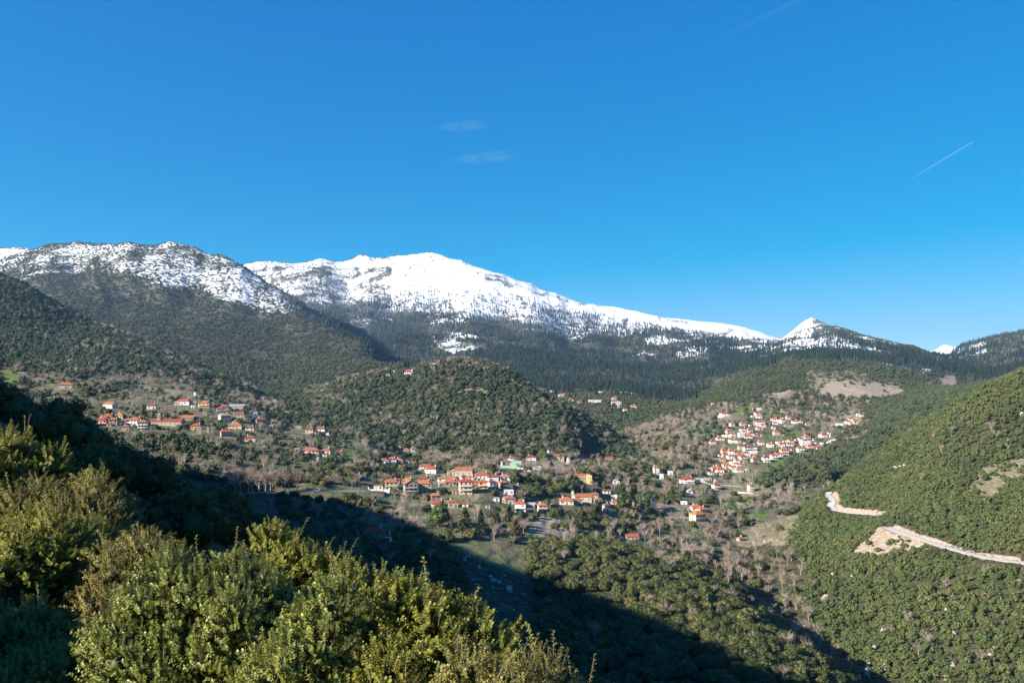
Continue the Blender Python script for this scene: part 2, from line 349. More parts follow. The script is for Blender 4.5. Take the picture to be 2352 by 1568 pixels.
def poly_mask(P, X, Y):
    P = np.asarray(P, float)
    inside = np.zeros(X.shape, bool)
    j = len(P) - 1
    for i in range(len(P)):
        xi, yi, xj, yj = P[i][0], P[i][1], P[j][0], P[j][1]
        c = (yi > Y) != (yj > Y)
        if yi != yj:
            inside ^= c & (X < (xj - xi) * (Y - yi) / (yj - yi) + xi)
        j = i
    return inside

# terraces in the farmed parts of the valley: low steps in the ground
_DX, _DY = GU / K, GV / K
_J1, _J2 = fbm(GX / 25, GY / 25, 3, 60), fbm(GX / 25 + 50, GY / 25, 3, 64)
def region(P, ymin, ymax, jit=6.0):
    xs, ys = [p[0] for p in P], [p[1] for p in P]
    out = np.zeros(GX.shape, bool)
    m = np.nonzero((GY > ymin) & (GY < ymax) & (_DX > min(xs) - jit) & (_DX < max(xs) + jit) & (_DY > min(ys) - jit) & (_DY < max(ys) + jit))
    out[m] = poly_mask(P, _DX[m] + jit * _J1[m], _DY[m] + 0.6 * jit * _J2[m])
    return out
FARM = region([(0, 850), (420, 870), (640, 920), (780, 1000), (1050, 1045), (1300, 1050), (1440, 1010), (1560, 960), (1700, 930), (1990, 930), (1900, 1030), (1790, 1060), (1740, 1110), (1900, 1120), (1800, 1230), (1600, 1290), (1400, 1250), (1210, 1330), (1040, 1260), (700, 1150), (330, 1050)], 430, 1400, 4)
_st = 2.4 + 0.5 * vnoise(GX / 90, GY / 90, 77)
_q = GZ / _st
_fq = _q - np.floor(_q)
GZ = np.where(FARM, GZ * 0.62 + 0.38 * (_st * (np.floor(_q) + sstep(0.72, 1.0, _fq))), GZ)

# house pads and road beds cut into the slopes
def level(cx, cy, cz, rad, soft):
    d = np.hypot(GX - cx, GY - cy)
    w = 1 - sstep(rad, rad + soft, d)
    return w

for h in HOUSES:
    ys = CROP_Y[h['c']]
    xd, yd = cd(h['c'], h['x'], h['y'])
    h['p'] = on_ground(xd, yd, *ys)
    s = h['p'][1] / 3216.0 / 3.36
    g_ = 1.0
    h['W'], h['Hm'] = h['w'] * s * g_, h['h'] * s * g_

ROADW = []
for name, hw, surf, pts, win in ROADS:
    P = []
    for a, b in zip(pts[:-1], pts[1:]):
        for t in np.linspace(0, 1, 7)[:-1]:
            P.append(on_ground(a[0] + (b[0] - a[0]) * t, a[1] + (b[1] - a[1]) * t, *win))
    P.append(on_ground(*pts[-1], *win))
    P = np.array(P)
    # resample by length and smooth
    seg = np.concatenate([[0], np.cumsum(np.hypot(np.diff(P[:, 0]), np.diff(P[:, 1])))])
    L = np.arange(0, seg[-1], 2.5)
    Q = np.stack([np.interp(L, seg, P[:, k]) for k in range(3)], 1)
    kern = np.hanning(13)
    kern /= kern.sum()
    pad = np.concatenate([np.repeat(Q[:1], 6, 0), Q, np.repeat(Q[-1:], 6, 0)])
    Q = np.stack([np.convolve(pad[:, k], kern, 'valid') for k in range(3)], 1)
    ROADW.append((name, hw, surf, Q))

ROAD_D = np.full(GX.shape, 999.0)
for name, hw, surf, Q in ROADW:
    lo, hi = Q.min(0) - 40, Q.max(0) + 40
    m = np.nonzero((GX > lo[0]) & (GX < hi[0]) & (GY > lo[1]) & (GY < hi[1]))
    gx, gy = GX[m], GY[m]
    best = np.full(gx.shape, 1e9)
    bz = np.zeros(gx.shape)
    for q in Q:
        d = np.hypot(gx - q[0], gy - q[1])
        u = d < best
        best[u], bz[u] = d[u], q[2]
    w = 1 - sstep(hw + 1.5, hw + 7, best)
    GZ[m] = GZ[m] * (1 - w) + (bz - 0.12) * w
    ROAD_D[m] = np.minimum(ROAD_D[m], best)
HOUSE_D = np.full(GX.shape, 999.0)
for h in HOUSES:
    x, y, z = h['p']
    W = max(h['W'], 4)
    cx, cy = x, y + W * 0.32
    m = np.nonzero((np.abs(GX - cx) < W * 1.6 + 12) & (np.abs(GY - cy) < W * 1.6 + 12))
    d = np.hypot(GX[m] - cx, GY[m] - cy)
    w = 1 - sstep(W * 0.5, W * 0.5 + 5, d)
    GZ[m] = GZ[m] * (1 - w) + z * w
    HOUSE_D[m] = np.minimum(HOUSE_D[m], d - W * 0.5)

# what can be seen of the ground from the viewpoint (to leave out things nobody sees)
GV = np.where(GY > 1, VH - F * GZ / np.maximum(GY, 1), 9999)
_cm = np.minimum.accumulate(np.where(GY > 1, GV, 9999), axis=1)
VIS = (GV <= np.concatenate([np.full((NA, 1), 9999.0), _cm[:, :-1]], 1) + 4.0) & (GY > 1)

# ------------------------------------------------------------------ ground cover maps
Yg = GY
_lx = [-200, 0, 100, 200, 300, 400, 500, 600, 700, 770, 2400]
_ly = [660, 640, 630, 628, 640, 660, 690, 706, 722, 735, 735]
_mx = [0, 500, 600, 700, 800, 900, 1000, 1100, 1200, 1300, 1400, 1500, 1600, 1700, 1780, 1850, 1960, 2050, 2130, 2200, 2400]
_my = [700, 690, 705, 715, 720, 722, 735, 745, 750, 758, 765, 772, 780, 792, 806, 806, 798, 806, 808, 772, 735]
left_m = (Yg < 3380) & (_DX < 960)
line = np.where(left_m, np.interp(_DX, _lx, _ly), np.interp(_DX, _mx, _my))
wide = np.where(left_m, 75.0, 60.0)
SNOW = 0.46 + (line - _DY) / wide * 0.5 + 0.22 * fbm(GX / 120, GY / 120, 4, 101)
SNOW = np.where(left_m, np.minimum(SNOW, 0.545 - 0.04 * np.clip((300 - _DX) / 400, 0, 1) + 0.07 * fbm(GX / 200, GY / 200, 3, 12)), SNOW)
SNOW = np.where((~left_m) & (_DX < 900) & (_DY > 612), np.minimum(SNOW, 0.545 + 0.08 * fbm(GX / 90, GY / 90, 3, 8)), SNOW)
SNOW = np.where(~left_m, np.minimum(SNOW, 0.66 + 0.15 * fbm(GX / 150, GY / 150, 4, 14)), SNOW)
_az = np.arctan2(GX, np.maximum(GY, 1))
_rock = ridged(_az * 75 + 0.8 * fbm(GX / 300, GY / 300, 3, 18), np.hypot(GX, GY) / 420.0, 4, 19)
SNOW = SNOW - np.where(left_m, 0.045, 0.11) * sstep(0.50, 0.74, _rock) * (Yg > 1700)
_blob = fbm(GX / 210, GY / 150, 4, 15)
SNOW = np.where((~left_m) & (_DX > 800) & (_DX < 2140), np.maximum(SNOW, 0.62 * sstep(0.18, 0.34, _blob) * sstep(-95, -30, line - _DY)), SNOW)
SNOW = np.where((Yg > 1900) | left_m & (Yg > 1700), np.clip(SNOW, 0, 1.15), 0.0)
SNOW = np.where(Yg < 0, np.clip((GZ - 150) / 300, 0, 1), SNOW)
_patch = region([(1000, 787), (1045, 783), (1110, 792), (1112, 798), (1070, 803), (1040, 812), (1010, 800)], 1800, 4200, 5)
SNOW = np.where((Yg > 5600) & (_DX > 2080) & (_DX < 2290), 0.85, SNOW)
SNOW = np.where(region([(2145, 805), (2200, 790), (2262, 784), (2272, 806), (2200, 822), (2160, 850), (2140, 835)], 2500, 4600, 9), np.maximum(SNOW, 0.58 + 0.15 * _blob), SNOW)
SNOW = np.where((_DX > 1866) & (_DX < 2000) & (Yg > 3100) & (Yg < 3700), np.minimum(SNOW, 0.58 + 0.2 * _blob), SNOW)
SNOW = np.where(_patch, 0.60 + 0.25 * _blob, SNOW)

GRASS = np.zeros(GX.shape)
DRY = np.zeros(GX.shape)
EARTH = np.zeros(GX.shape)
def paint(G, P, ymin, ymax, val=1.0, jit=11):
    G[region(P, ymin, ymax, jit)] = val
def cp(c, pts):
    return [cd(c, *p) for p in pts]
GR = [([(0, 845), (35, 850), (45, 885), (0, 890)], 800, 1200), (cp('D', [(110, 880), (540, 880), (560, 960), (380, 985), (200, 950)]), 500, 760), (cp('D', [(1200, 1270), (1280, 1180), (1580, 1150), (1560, 1220), (1400, 1277)]), 450, 700),
 (cp('B', [(1960, 1010), (2240, 1010), (2260, 1130), (2000, 1120)]), 600, 950), (cp('B', [(1960, 840), (2260, 850), (2290, 930), (1980, 910)]), 650, 1000), (cp('E', [(960, 440), (1200, 450), (1190, 520), (980, 520)]), 700, 1000), (cp('E', [(1200, 620), (1370, 615), (1370, 680), (1200, 680)]), 600, 950),
 (cp('E', [(1260, 700), (1620, 700), (1660, 800), (1300, 760)]), 600, 900), (cp('E', [(1560, 810), (1920, 810), (1880, 930), (1650, 920)]), 600, 900), (cp('F', [(470, 320), (600, 260), (770, 230), (760, 300), (560, 345)]), 1100, 1600), (cp('F', [(930, 600), (1400, 600), (1400, 690), (960, 690)]), 950, 1300),
 (cp('C', [(430, 400), (1000, 370), (1000, 440), (430, 440)]), 600, 900), (cp('C', [(0, 60), (150, 90), (130, 190), (0, 180)]), 650, 1000), (cp('F', [(450, 1150), (560, 1140), (560, 1190), (450, 1190)]), 850, 1100), (cp('F', [(880, 1000), (1250, 980), (1200, 1060), (880, 1050)]), 900, 1150), (cp('G', [(1440, 890), (1740, 790), (1740, 880), (1450, 930)]), 1000, 1600),
 (cp('F', [(60, 500), (170, 520), (150, 600), (70, 580)]), 1000, 1400), (cp('D', [(440, 400), (720, 300), (700, 360)]), 600, 900)]
for P, a, b in GR:
    paint(GRASS, P, a, b)
DR = [(cp('C', [(680, 10), (1400, 50), (1390, 190), (1100, 160), (940, 90), (700, 60)]), 700, 1000), (cp('E', [(400, 700), (880, 740), (890, 900), (600, 920), (440, 860)]), 550, 850), (cp('H', [(1180, 620), (1480, 560), (1880, 640), (1500, 650)]), 900, 1300), (cp('G', [(0, 420), (120, 425), (110, 480), (0, 480)]), 900, 1400),
 ([(2200, 1140), (2225, 1122), (2250, 1080), (2300, 1060), (2400, 1035), (2400, 1115), (2310, 1100), (2290, 1130), (2262, 1152), (2240, 1130)], 500, 800), ([(1040, 1255), (1215, 1240), (1235, 1330), (1250, 1400), (1150, 1420), (1060, 1340)], 330, 560), (cp('A', [(1300, 300), (1700, 330), (2000, 300), (2200, 420), (2350, 480), (1700, 430)]), 800, 1150),
 ([(1760, 905), (1850, 890), (1850, 850), (1960, 850), (2060, 870), (2075, 890), (1900, 888), (1800, 918)], 1250, 2300), (cp('F', [(0, 300), (140, 290), (150, 340), (0, 350)]), 1100, 1600), (cp('F', [(1700, 470), (2150, 290), (2300, 400), (2200, 500), (1700, 520)]), 1000, 1600), (cp('E', [(1650, 1000), (2352, 850), (2352, 1277), (1500, 1277)]), 500, 900),
 (cp('E', [(1200, 400), (1800, 400), (1800, 620), (1250, 620)]), 650, 1000), (cp('D', [(560, 940), (1060, 960), (1100, 1277), (560, 1200)]), 450, 700)]
for P, a, b in DR:
    paint(DRY, P, a, b)
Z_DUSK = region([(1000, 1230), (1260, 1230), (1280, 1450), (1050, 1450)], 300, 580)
EA = [([(1875, 905), (1900, 880), (1950, 872), (2010, 880), (2065, 888), (2070, 905), (2000, 915), (1960, 918), (1930, 908)], 1250, 2000), (cp('F', [(1000, 120), (1050, 50), (1300, 40), (1200, 110)]), 1250, 1900), ([(1962, 1275), (1985, 1240), (2015, 1214), (2060, 1224), (2140, 1245), (2150, 1264), (2090, 1268), (2040, 1272), (1985, 1287)], 450, 700),
 (cp('D', [(640, 960), (900, 930), (960, 1020), (1080, 1060), (1090, 1200), (800, 1220), (560, 1150)]), 450, 700), (cp('E', [(1480, 705), (1560, 710), (1640, 770), (1600, 775)]), 550, 900), ([(2150, 868), (2190, 862), (2200, 882), (2160, 890)], 1300, 2200), (cp('J', [(1890, 1210), (2000, 1220), (2000, 1260)]), 400, 700)]
for P, a, b in EA:
    paint(EARTH, P, a, b)
EARTH = np.maximum(EARTH, (1 - sstep(2.5, 5.5 + 4 * fbm(GX / 12, GY / 12, 2, 5), ROAD_D)) * np.where(_DX > 1850, 1.0, 0.25))
DRY[Z_DUSK] *= 0.3  # shade put into the ground colour: less pale dry grass in this clearing
DRY = np.maximum(DRY, 0.55 * (1 - sstep(1, 9, HOUSE_D)))
FARMF = FARM.astype(float)
ROCKN = fbm(GX / 14, GY / 14, 4, 201)

# ------------------------------------------------------------------ materials
MATS = {}
def nodes_of(name):
    m = bpy.data.materials.new(name)
    m.use_nodes = True
    nt = m.node_tree
    nt.nodes.clear()
    out = nt.nodes.new('ShaderNodeOutputMaterial')
    bs = nt.nodes.new('ShaderNodeBsdfPrincipled')
    nt.links.new(bs.outputs[0], out.inputs[0])
    MATS[name] = m
    return m, nt.nodes, nt.links, bs, out
def ramp(N, L, fac, stops):
    r = N.new('ShaderNodeValToRGB')
    e = r.color_ramp.elements
    while len(e) < len(stops):
        e.new(0.5)
    for k, (p, c) in enumerate(stops):
        e[k].position = p
        e[k].color = (*c, 1) if len(c) == 3 else c
    L.new(fac, r.inputs[0])
    return r.outputs[0]
def noise(N, L, co, scale, detail=4, rough=0.55, w=None):
    n = N.new('ShaderNodeTexNoise')
    n.inputs['Scale'].default_value = scale
    n.inputs['Detail'].default_value = detail
    n.inputs['Roughness'].default_value = rough
    if co is not None:
        L.new(co, n.inputs['Vector'])
    return n.outputs[0]
def mixc(N, L, fac, a, b, mode='MIX'):
    m = N.new('ShaderNodeMix')
    m.data_type, m.blend_type = 'RGBA', mode
    for v, i in ((fac, 0), (a, 6), (b, 7)):
        if isinstance(v, (int, float)):
            m.inputs[i].default_value = v
        elif isinstance(v, tuple):
            m.inputs[i].default_value = (*v, 1)
        else:
            L.new(v, m.inputs[i])
    return m.outputs[2]
def math_n(N, L, op, a, b, clamp=False):
    m = N.new('ShaderNodeMath')
    m.operation = op
    m.use_clamp = clamp
    for v, i in ((a, 0), (b, 1)):
        if isinstance(v, (int, float)):
            m.inputs[i].default_value = v
        else:
            L.new(v, m.inputs[i])
    return m.outputs[0]
def attr(N, name):
    a = N.new('ShaderNodeAttribute')
    a.attribute_name = name
    return a.outputs['Fac']
def bump(N, L, bs, h, strength, dist):
    b = N.new('ShaderNodeBump')
    b.inputs['Strength'].default_value = strength
    b.inputs['Distance'].default_value = dist
    L.new(h, b.inputs['Height'])
    L.new(b.outputs[0], bs.inputs['Normal'])

def ground_material():
    m, N, L, bs, out = nodes_of('ground')
    geo = N.new('ShaderNodeNewGeometry')
    P = geo.outputs['Position']
    n1 = noise(N, L, P, 0.035, 5)
    n2 = noise(N, L, P, 0.28, 5, 0.6)
    n3 = noise(N, L, P, 1.1, 4, 0.6)
    soil = ramp(N, L, n2, [(0.30, (0.030, 0.028, 0.014)), (0.50, (0.058, 0.052, 0.026)), (0.66, (0.105, 0.090, 0.056)), (0.80, (0.19, 0.165, 0.12))])
    farm = ramp(N, L, n1, [(0.34, (0.123, 0.098, 0.065)), (0.45, (0.162, 0.138, 0.085)), (0.52, (0.131, 0.162, 0.061)), (0.70, (0.116, 0.172, 0.052))])
    farm = mixc(N, L, 0.55, farm, ramp(N, L, n3, [(0.3, (0.035, 0.03, 0.02)), (0.55, (0.12, 0.10, 0.07)), (0.75, (0.22, 0.19, 0.15))]))
    grass = ramp(N, L, n2, [(0.3, (0.070, 0.105, 0.024)), (0.55, (0.108, 0.155, 0.038)), (0.8, (0.16, 0.165, 0.07))])
    dry = ramp(N, L, n2, [(0.28, (0.10, 0.095, 0.042)), (0.5, (0.20, 0.17, 0.098)), (0.72, (0.29, 0.25, 0.17)), (0.85, (0.42, 0.39, 0.34))])
    earth = ramp(N, L, n2, [(0.25, (0.16, 0.118, 0.075)), (0.5, (0.31, 0.24, 0.175)), (0.75, (0.44, 0.38, 0.315))])
    col = mixc(N, L, attr(N, 'farm'), soil, farm)
    def soft(a, wdt=0.35):
        s = math_n(N, L, 'ADD', attr(N, a), math_n(N, L, 'MULTIPLY', math_n(N, L, 'SUBTRACT', n2, 0.5), 0.9))
        return ramp(N, L, s, [(0.5 - wdt / 2, (0, 0, 0)), (0.5 + wdt / 2, (1, 1, 1))])
    col = mixc(N, L, soft('grass'), col, grass)
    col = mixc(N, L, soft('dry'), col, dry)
    col = mixc(N, L, soft('earth'), col, earth)
    # limestone showing through on the high ground, then snow caught between rocks and low bushes
    n4 = noise(N, L, P, 0.10, 6, 0.66)
    n5 = noise(N, L, P, 0.012, 5, 0.6)
    rock = ramp(N, L, n4, [(0.35, (0.05, 0.052, 0.04)), (0.55, (0.11, 0.105, 0.085)), (0.75, (0.25, 0.24, 0.22))])
    hi = attr(N, 'high')
    col = mixc(N, L, hi, col, rock)
    thr = math_n(N, L, 'ADD', math_n(N, L, 'MULTIPLY', n4, 0.75), math_n(N, L, 'MULTIPLY', n5, 0.35))
    sn = math_n(N, L, 'SUBTRACT', attr(N, 'snow'), thr)
    sn = ramp(N, L, math_n(N, L, 'ADD', sn, 0.5), [(0.47, (0, 0, 0)), (0.53, (1, 1, 1))])
    col = mixc(N, L, sn, col, (0.83, 0.85, 0.88))
    L.new(col, bs.inputs['Base Color'])
    bs.inputs['Roughness'].default_value = 0.9
    bs.inputs['Specular IOR Level'].default_value = 0.1
    bump(N, L, bs, math_n(N, L, 'ADD', n2, math_n(N, L, 'MULTIPLY', n4, 3.0)), 0.6, 1.6)
    return m
ground_material()

def plain(name, c, rough=0.7, spec=0.3, var=0.12, scale=3.0, bumpy=0.0, metallic=0.0):
    m, N, L, bs, out = nodes_of(name)
    tc = N.new('ShaderNodeTexCoord')
    oi = N.new('ShaderNodeObjectInfo')
    nz = noise(N, L, tc.outputs['Object'], scale, 5)
    dark = tuple(v * (1 - 2.2 * var) for v in c)
    lite = tuple(min(1, v * (1 + var)) for v in c)
    col = ramp(N, L, nz, [(0.25, dark), (0.5, c), (0.8, lite)])
    hv = N.new('ShaderNodeHueSaturation')
    L.new(col, hv.inputs['Color'])
    L.new(math_n(N, L, 'ADD', math_n(N, L, 'MULTIPLY', oi.outputs['Random'], 0.3), 0.82), hv.inputs['Value'])
    L.new(hv.outputs[0], bs.inputs['Base Color'])
    bs.inputs['Roughness'].default_value = rough
    bs.inputs['Specular IOR Level'].default_value = spec
    bs.inputs['Metallic'].default_value = metallic
    if bumpy:
        bump(N, L, bs, nz, bumpy, 0.1)
    return m
def roof_material(name, c):
    m, N, L, bs, out = nodes_of(name)
    tc = N.new('ShaderNodeTexCoord')
    oi = N.new('ShaderNodeObjectInfo')
    nz = noise(N, L, tc.outputs['Object'], 0.9, 5, 0.65)
    n2 = noise(N, L, tc.outputs['Object'], 6.0, 3)
    col = ramp(N, L, nz, [(0.2, tuple(v * 0.45 for v in c)), (0.45, tuple(v * 0.85 for v in c)), (0.6, c), (0.85, tuple(min(1, v * 1.25) for v in c))])
    col = mixc(N, L, 0.35, col, ramp(N, L, n2, [(0.3, tuple(v * 0.5 for v in c)), (0.7, tuple(min(1, v * 1.3) for v in c))]))
    hv = N.new('ShaderNodeHueSaturation')
    L.new(col, hv.inputs['Color'])
    L.new(math_n(N, L, 'ADD', math_n(N, L, 'MULTIPLY', oi.outputs['Random'], 0.5), 0.7), hv.inputs['Value'])
    L.new(hv.outputs[0], bs.inputs['Base Color'])
    bs.inputs['Roughness'].default_value = 0.85
    bs.inputs['Specular IOR Level'].default_value = 0.15
    wv = N.new('ShaderNodeTexWave')
    wv.inputs['Scale'].default_value = 1.2
    wv.inputs['Distortion'].default_value = 0.6
    L.new(tc.outputs['Object'], wv.inputs['Vector'])
    bump(N, L, bs, wv.outputs[0], 0.5, 0.06)
    return m
roof_material('roof_o', (0.35, 0.125, 0.062))
roof_material('roof_r', (0.34, 0.075, 0.048))
roof_material('roof_t', (0.52, 0.36, 0.22))
roof_material('roof_b', (0.20, 0.115, 0.075))
plain('roof_y', (0.30, 0.29, 0.30), 0.5, 0.4)
plain('roof_w', (0.66, 0.64, 0.62), 0.8)
plain('wall_w', (0.74, 0.72, 0.68), 0.85, 0.2, 0.06, 0.7)
plain('wall_c', (0.62, 0.51, 0.37), 0.85, 0.2, 0.07, 0.7)
plain('wall_y', (0.68, 0.48, 0.20), 0.85, 0.2, 0.07, 0.7)
plain('wall_p', (0.50, 0.37, 0.31), 0.85, 0.2, 0.08, 0.7)
plain('wall_s', (0.36, 0.31, 0.25), 0.9, 0.15, 0.20, 1.8, 0.5)
plain('wall_g', (0.36, 0.52, 0.40), 0.85, 0.2, 0.06, 0.7)
plain('wood', (0.16, 0.085, 0.045), 0.7, 0.3)
plain('frame_white', (0.70, 0.69, 0.66), 0.6, 0.3)
plain('concrete', (0.44, 0.41, 0.37), 0.9, 0.2, 0.12, 0.8, 0.2)
plain('road_pale', (0.50, 0.47, 0.44), 0.9, 0.2, 0.08, 0.25)
plain('road_grey', (0.20, 0.20, 0.21), 0.85, 0.25, 0.10, 0.25)
plain('road_dirt', (0.36, 0.29, 0.21), 0.95, 0.1, 0.14, 0.3)
plain('limestone', (0.36, 0.33, 0.285), 0.9, 0.15, 0.22, 0.8, 0.8)
plain('cut_rock', (0.28, 0.225, 0.17), 0.95, 0.1, 0.20, 0.5, 0.8)
plain('steel', (0.35, 0.36, 0.37), 0.45, 0.5, 0.05, 3, 0, 0.8)
plain('tyre', (0.02, 0.02, 0.02), 0.8)
plain('car_white', (0.75, 0.78, 0.82), 0.3, 0.5, 0.02)
plain('car_red', (0.50, 0.04, 0.03), 0.3, 0.5, 0.02)
m, N, L, bs, out = nodes_of('glass_dark')
bs.inputs['Base Color'].default_value = (0.018, 0.022, 0.028, 1)
bs.inputs['Roughness'].default_value = 0.12
bs.inputs['Specular IOR Level'].default_value = 0.6

# ------------------------------------------------------------------ mesh helpers
def mesh_np(name, V, Fq, mats, smooth=False, mat_idx=None):
    me = bpy.data.meshes.new(name)
    me.from_pydata([tuple(v) for v in V], [], [tuple(f) for f in Fq])
    for mname in (mats if isinstance(mats, (list, tuple)) else [mats]):
        me.materials.append(MATS[mname])
    if mat_idx is not None:
        me.polygons.foreach_set('material_index', np.asarray(mat_idx, np.int32))
    if smooth:
        me.polygons.foreach_set('use_smooth', np.ones(len(me.polygons), bool))
    me.update()
    return me
def link(name, me, parent=None, loc=None, rotz=0.0):
    o = bpy.data.objects.new(name, me)
    COL.objects.link(o)
    if parent is not None:
        o.parent = parent
    if loc is not None:
        o.location = loc
    if rotz:
        o.rotation_euler = (0, 0, rotz)
    return o
def tag(o, label, cat, group=None):
    o['label'] = label
    o['category'] = cat
    if group:
        o['group'] = group
    return o
def boxes(bs_):
    """joined boxes given as (x0,x1,y0,y1,z0,z1)"""
    V, Fq = [], []
    for (x0, x1, y0, y1, z0, z1) in bs_:
        b = len(V)
        V += [(x0, y0, z0), (x1, y0, z0), (x1, y1, z0), (x0, y1, z0), (x0, y0, z1), (x1, y0, z1), (x1, y1, z1), (x0, y1, z1)]
        Fq += [(b, b + 3, b + 2, b + 1), (b + 4, b + 5, b + 6, b + 7), (b, b + 1, b + 5, b + 4), (b + 1, b + 2, b + 6, b + 5), (b + 2, b + 3, b + 7, b + 6), (b + 3, b, b + 4, b + 7)]
    return V, Fq

# the ground itself
def ground_sheet():
    idx = np.arange(NA)[:, None] * NR + np.arange(NR)[None]
    b = np.roll(idx, -1, axis=0)
    q = np.stack([idx[:, :-1], b[:, :-1], b[:, 1:], idx[:, 1:]], -1).reshape(-1, 4)[:, ::-1]
    me = bpy.data.meshes.new('terrain')
    me.vertices.add(NA * NR)
    me.vertices.foreach_set('co', np.stack([GX, GY, GZ], -1).astype(np.float32).ravel())
    me.loops.add(q.size)
    me.loops.foreach_set('vertex_index', q.astype(np.int32).ravel())
    me.polygons.add(len(q))
    me.polygons.foreach_set('loop_start', np.arange(0, q.size, 4, dtype=np.int32))
    me.polygons.foreach_set('loop_total', np.full(len(q), 4, np.int32))
    me.polygons.foreach_set('use_smooth', np.ones(len(q), bool))
    high = sstep(1700, 2300, np.hypot(GX, GY)) * np.clip(0.35 + SNOW * 0.8, 0, 1)
    for nm, arr in (('snow', SNOW), ('grass', GRASS), ('dry', DRY), ('earth', EARTH), ('farm', FARMF), ('high', high)):
        a = me.attributes.new(nm, 'FLOAT', 'POINT')
        a.data.foreach_set('value', np.ascontiguousarray(arr, np.float32).ravel())
    me.materials.append(MATS['ground'])
    me.update()
    o = link('terrain', me)
    o['kind'] = 'structure'
ground_sheet()

for name, hw, surf, Q in ROADW:
    d = np.gradient(Q[:, :2], axis=0)
    nrm = np.stack([-d[:, 1], d[:, 0]], 1)
    nrm /= np.linalg.norm(nrm, axis=1)[:, None] + 1e-9
    V, Fq = [], []
    for k, q in enumerate(Q):
        for s, dz in ((-1.0, -0.5), (-1.0, 0.10), (1.0, 0.10), (1.0, -0.5)):
            V.append((q[0] + nrm[k, 0] * hw * s, q[1] + nrm[k, 1] * hw * s, q[2] + dz))
        if k:
            a, b = 4 * (k - 1), 4 * k
            for e in range(3):
                Fq.append((a + e, a + e + 1, b + e + 1, b + e))
    o = link(name, mesh_np(name, V, Fq, 'road_' + surf))
    o['kind'] = 'structure'
print('ground', round(time.time() - T0, 1), len(HOUSES))
# ------------------------------------------------------------------ houses
def hip_roof(w, d, o, hgt, t=0.16):
    """closed hip roof over a w x d plan; the eaves stand out by o"""
    a, b = w / 2 + o, d / 2 + o
    V = [(-a, -b, -t), (a, -b, -t), (a, b, -t), (-a, b, -t), (-a, -b, 0), (a, -b, 0), (a, b, 0), (-a, b, 0)]
    if a > b:
        r = a - b
        V += [(-r, 0, hgt), (r, 0, hgt)]
        Fq = [(4, 5, 9, 8), (5, 6, 9), (6, 7, 8, 9), (7, 4, 8)]
    else:
        r = max(b - a, 0.01)
        V += [(0, -r, hgt), (0, r, hgt)]
        Fq = [(4, 5, 8), (5, 6, 9, 8), (6, 7, 9), (7, 4, 8, 9)]
    return V, Fq + [(0, 3, 2, 1), (0, 1, 5, 4), (1, 2, 6, 5), (2, 3, 7, 6), (3, 0, 4, 7)]
def gable_roof(w, d, o, hgt, t=0.16, along='x'):
    if along == 'y':
        V, Fq = gable_roof(d, w, o, hgt, t)
        return [(-y, x, z) for x, y, z in V], Fq
    a, b = w / 2 + o, d / 2 + o
    V = [(-a, -b, -t), (a, -b, -t), (a, b, -t), (-a, b, -t), (-a, -b, 0), (a, -b, 0), (a, b, 0), (-a, b, 0), (-a, 0, hgt), (a, 0, hgt), (-a, 0, hgt - t), (a, 0, hgt - t)]
    return V, [(4, 5, 9, 8), (6, 7, 8, 9), (0, 10, 11, 1), (3, 2, 11, 10), (0, 1, 5, 4), (2, 3, 7, 6), (4, 8, 10, 0), (8, 7, 3, 10), (1, 11, 9, 5), (11, 2, 6, 9)]
def wall_box(w, d, h, gable=0.0, along='x', found=3.5):
    V, Fq = boxes([(-w / 2, w / 2, -d / 2, d / 2, -found, h)])
    if gable:
        g = len(V)
        if along == 'x':
            V += [(-w / 2, 0, h + gable), (w / 2, 0, h + gable)]
            Fq = [f for i, f in enumerate(Fq) if i != 1] + [(4, 5, g + 1, g), (6, 7, g, g + 1), (5, 6, g + 1), (7, 4, g)]
        else:
            V += [(0, -d / 2, h + gable), (0, d / 2, h + gable)]
            Fq = [f for i, f in enumerate(Fq) if i != 1] + [(5, 6, g + 1, g), (7, 4, g, g + 1), (4, 5, g), (6, 7, g + 1)]
    return V, Fq
MESHC = {}
def window_mesh(kind):
    """a window 1 x 1.4 m: surround, dark pane set back, optional open shutters; y = 0 is the wall face, -y is outside"""
    if kind in MESHC:
        return MESHC[kind]
    fr = 'wood' if 'w' in kind else 'frame_white'
    V, Fq = boxes([(-0.5, -0.42, -0.07, 0.02, 0, 1.4), (0.42, 0.5, -0.07, 0.02, 0, 1.4), (-0.42, 0.42, -0.07, 0.02, 1.31, 1.4), (-0.56, 0.56, -0.12, 0.02, -0.09, 0), (-0.035, 0.035, -0.06, -0.012, 0, 1.31)])
    mi = [0] * len(Fq)
    if 's' in kind:
        V2, F2 = boxes([(-0.96, -0.51, -0.08, 0.01, 0, 1.4), (0.51, 0.96, -0.08, 0.01, 0, 1.4)])
        Fq += [tuple(i + len(V) for i in f) for f in F2]
        V += V2
        mi += [2] * len(F2)
    b = len(V)
    V += [(-0.42, -0.012, 0), (0.42, -0.012, 0), (0.42, -0.012, 1.31), (-0.42, -0.012, 1.31)]
    Fq.append((b, b + 1, b + 2, b + 3))
    mi.append(1)
    MESHC[kind] = mesh_np('window', V, Fq, [fr, 'glass_dark', 'wood'], mat_idx=mi)
    return MESHC[kind]
def door_mesh():
    if 'door' not in MESHC:
        V, Fq = boxes([(-0.6, -0.48, -0.08, 0.02, -0.1, 2.2), (0.48, 0.6, -0.08, 0.02, -0.1, 2.2), (-0.48, 0.48, -0.08, 0.02, 2.08, 2.2), (-0.48, 0.48, -0.04, 0.02, -0.1, 2.08)])
        MESHC['door'] = mesh_np('door', V, Fq, ['wood'])
    return MESHC['door']
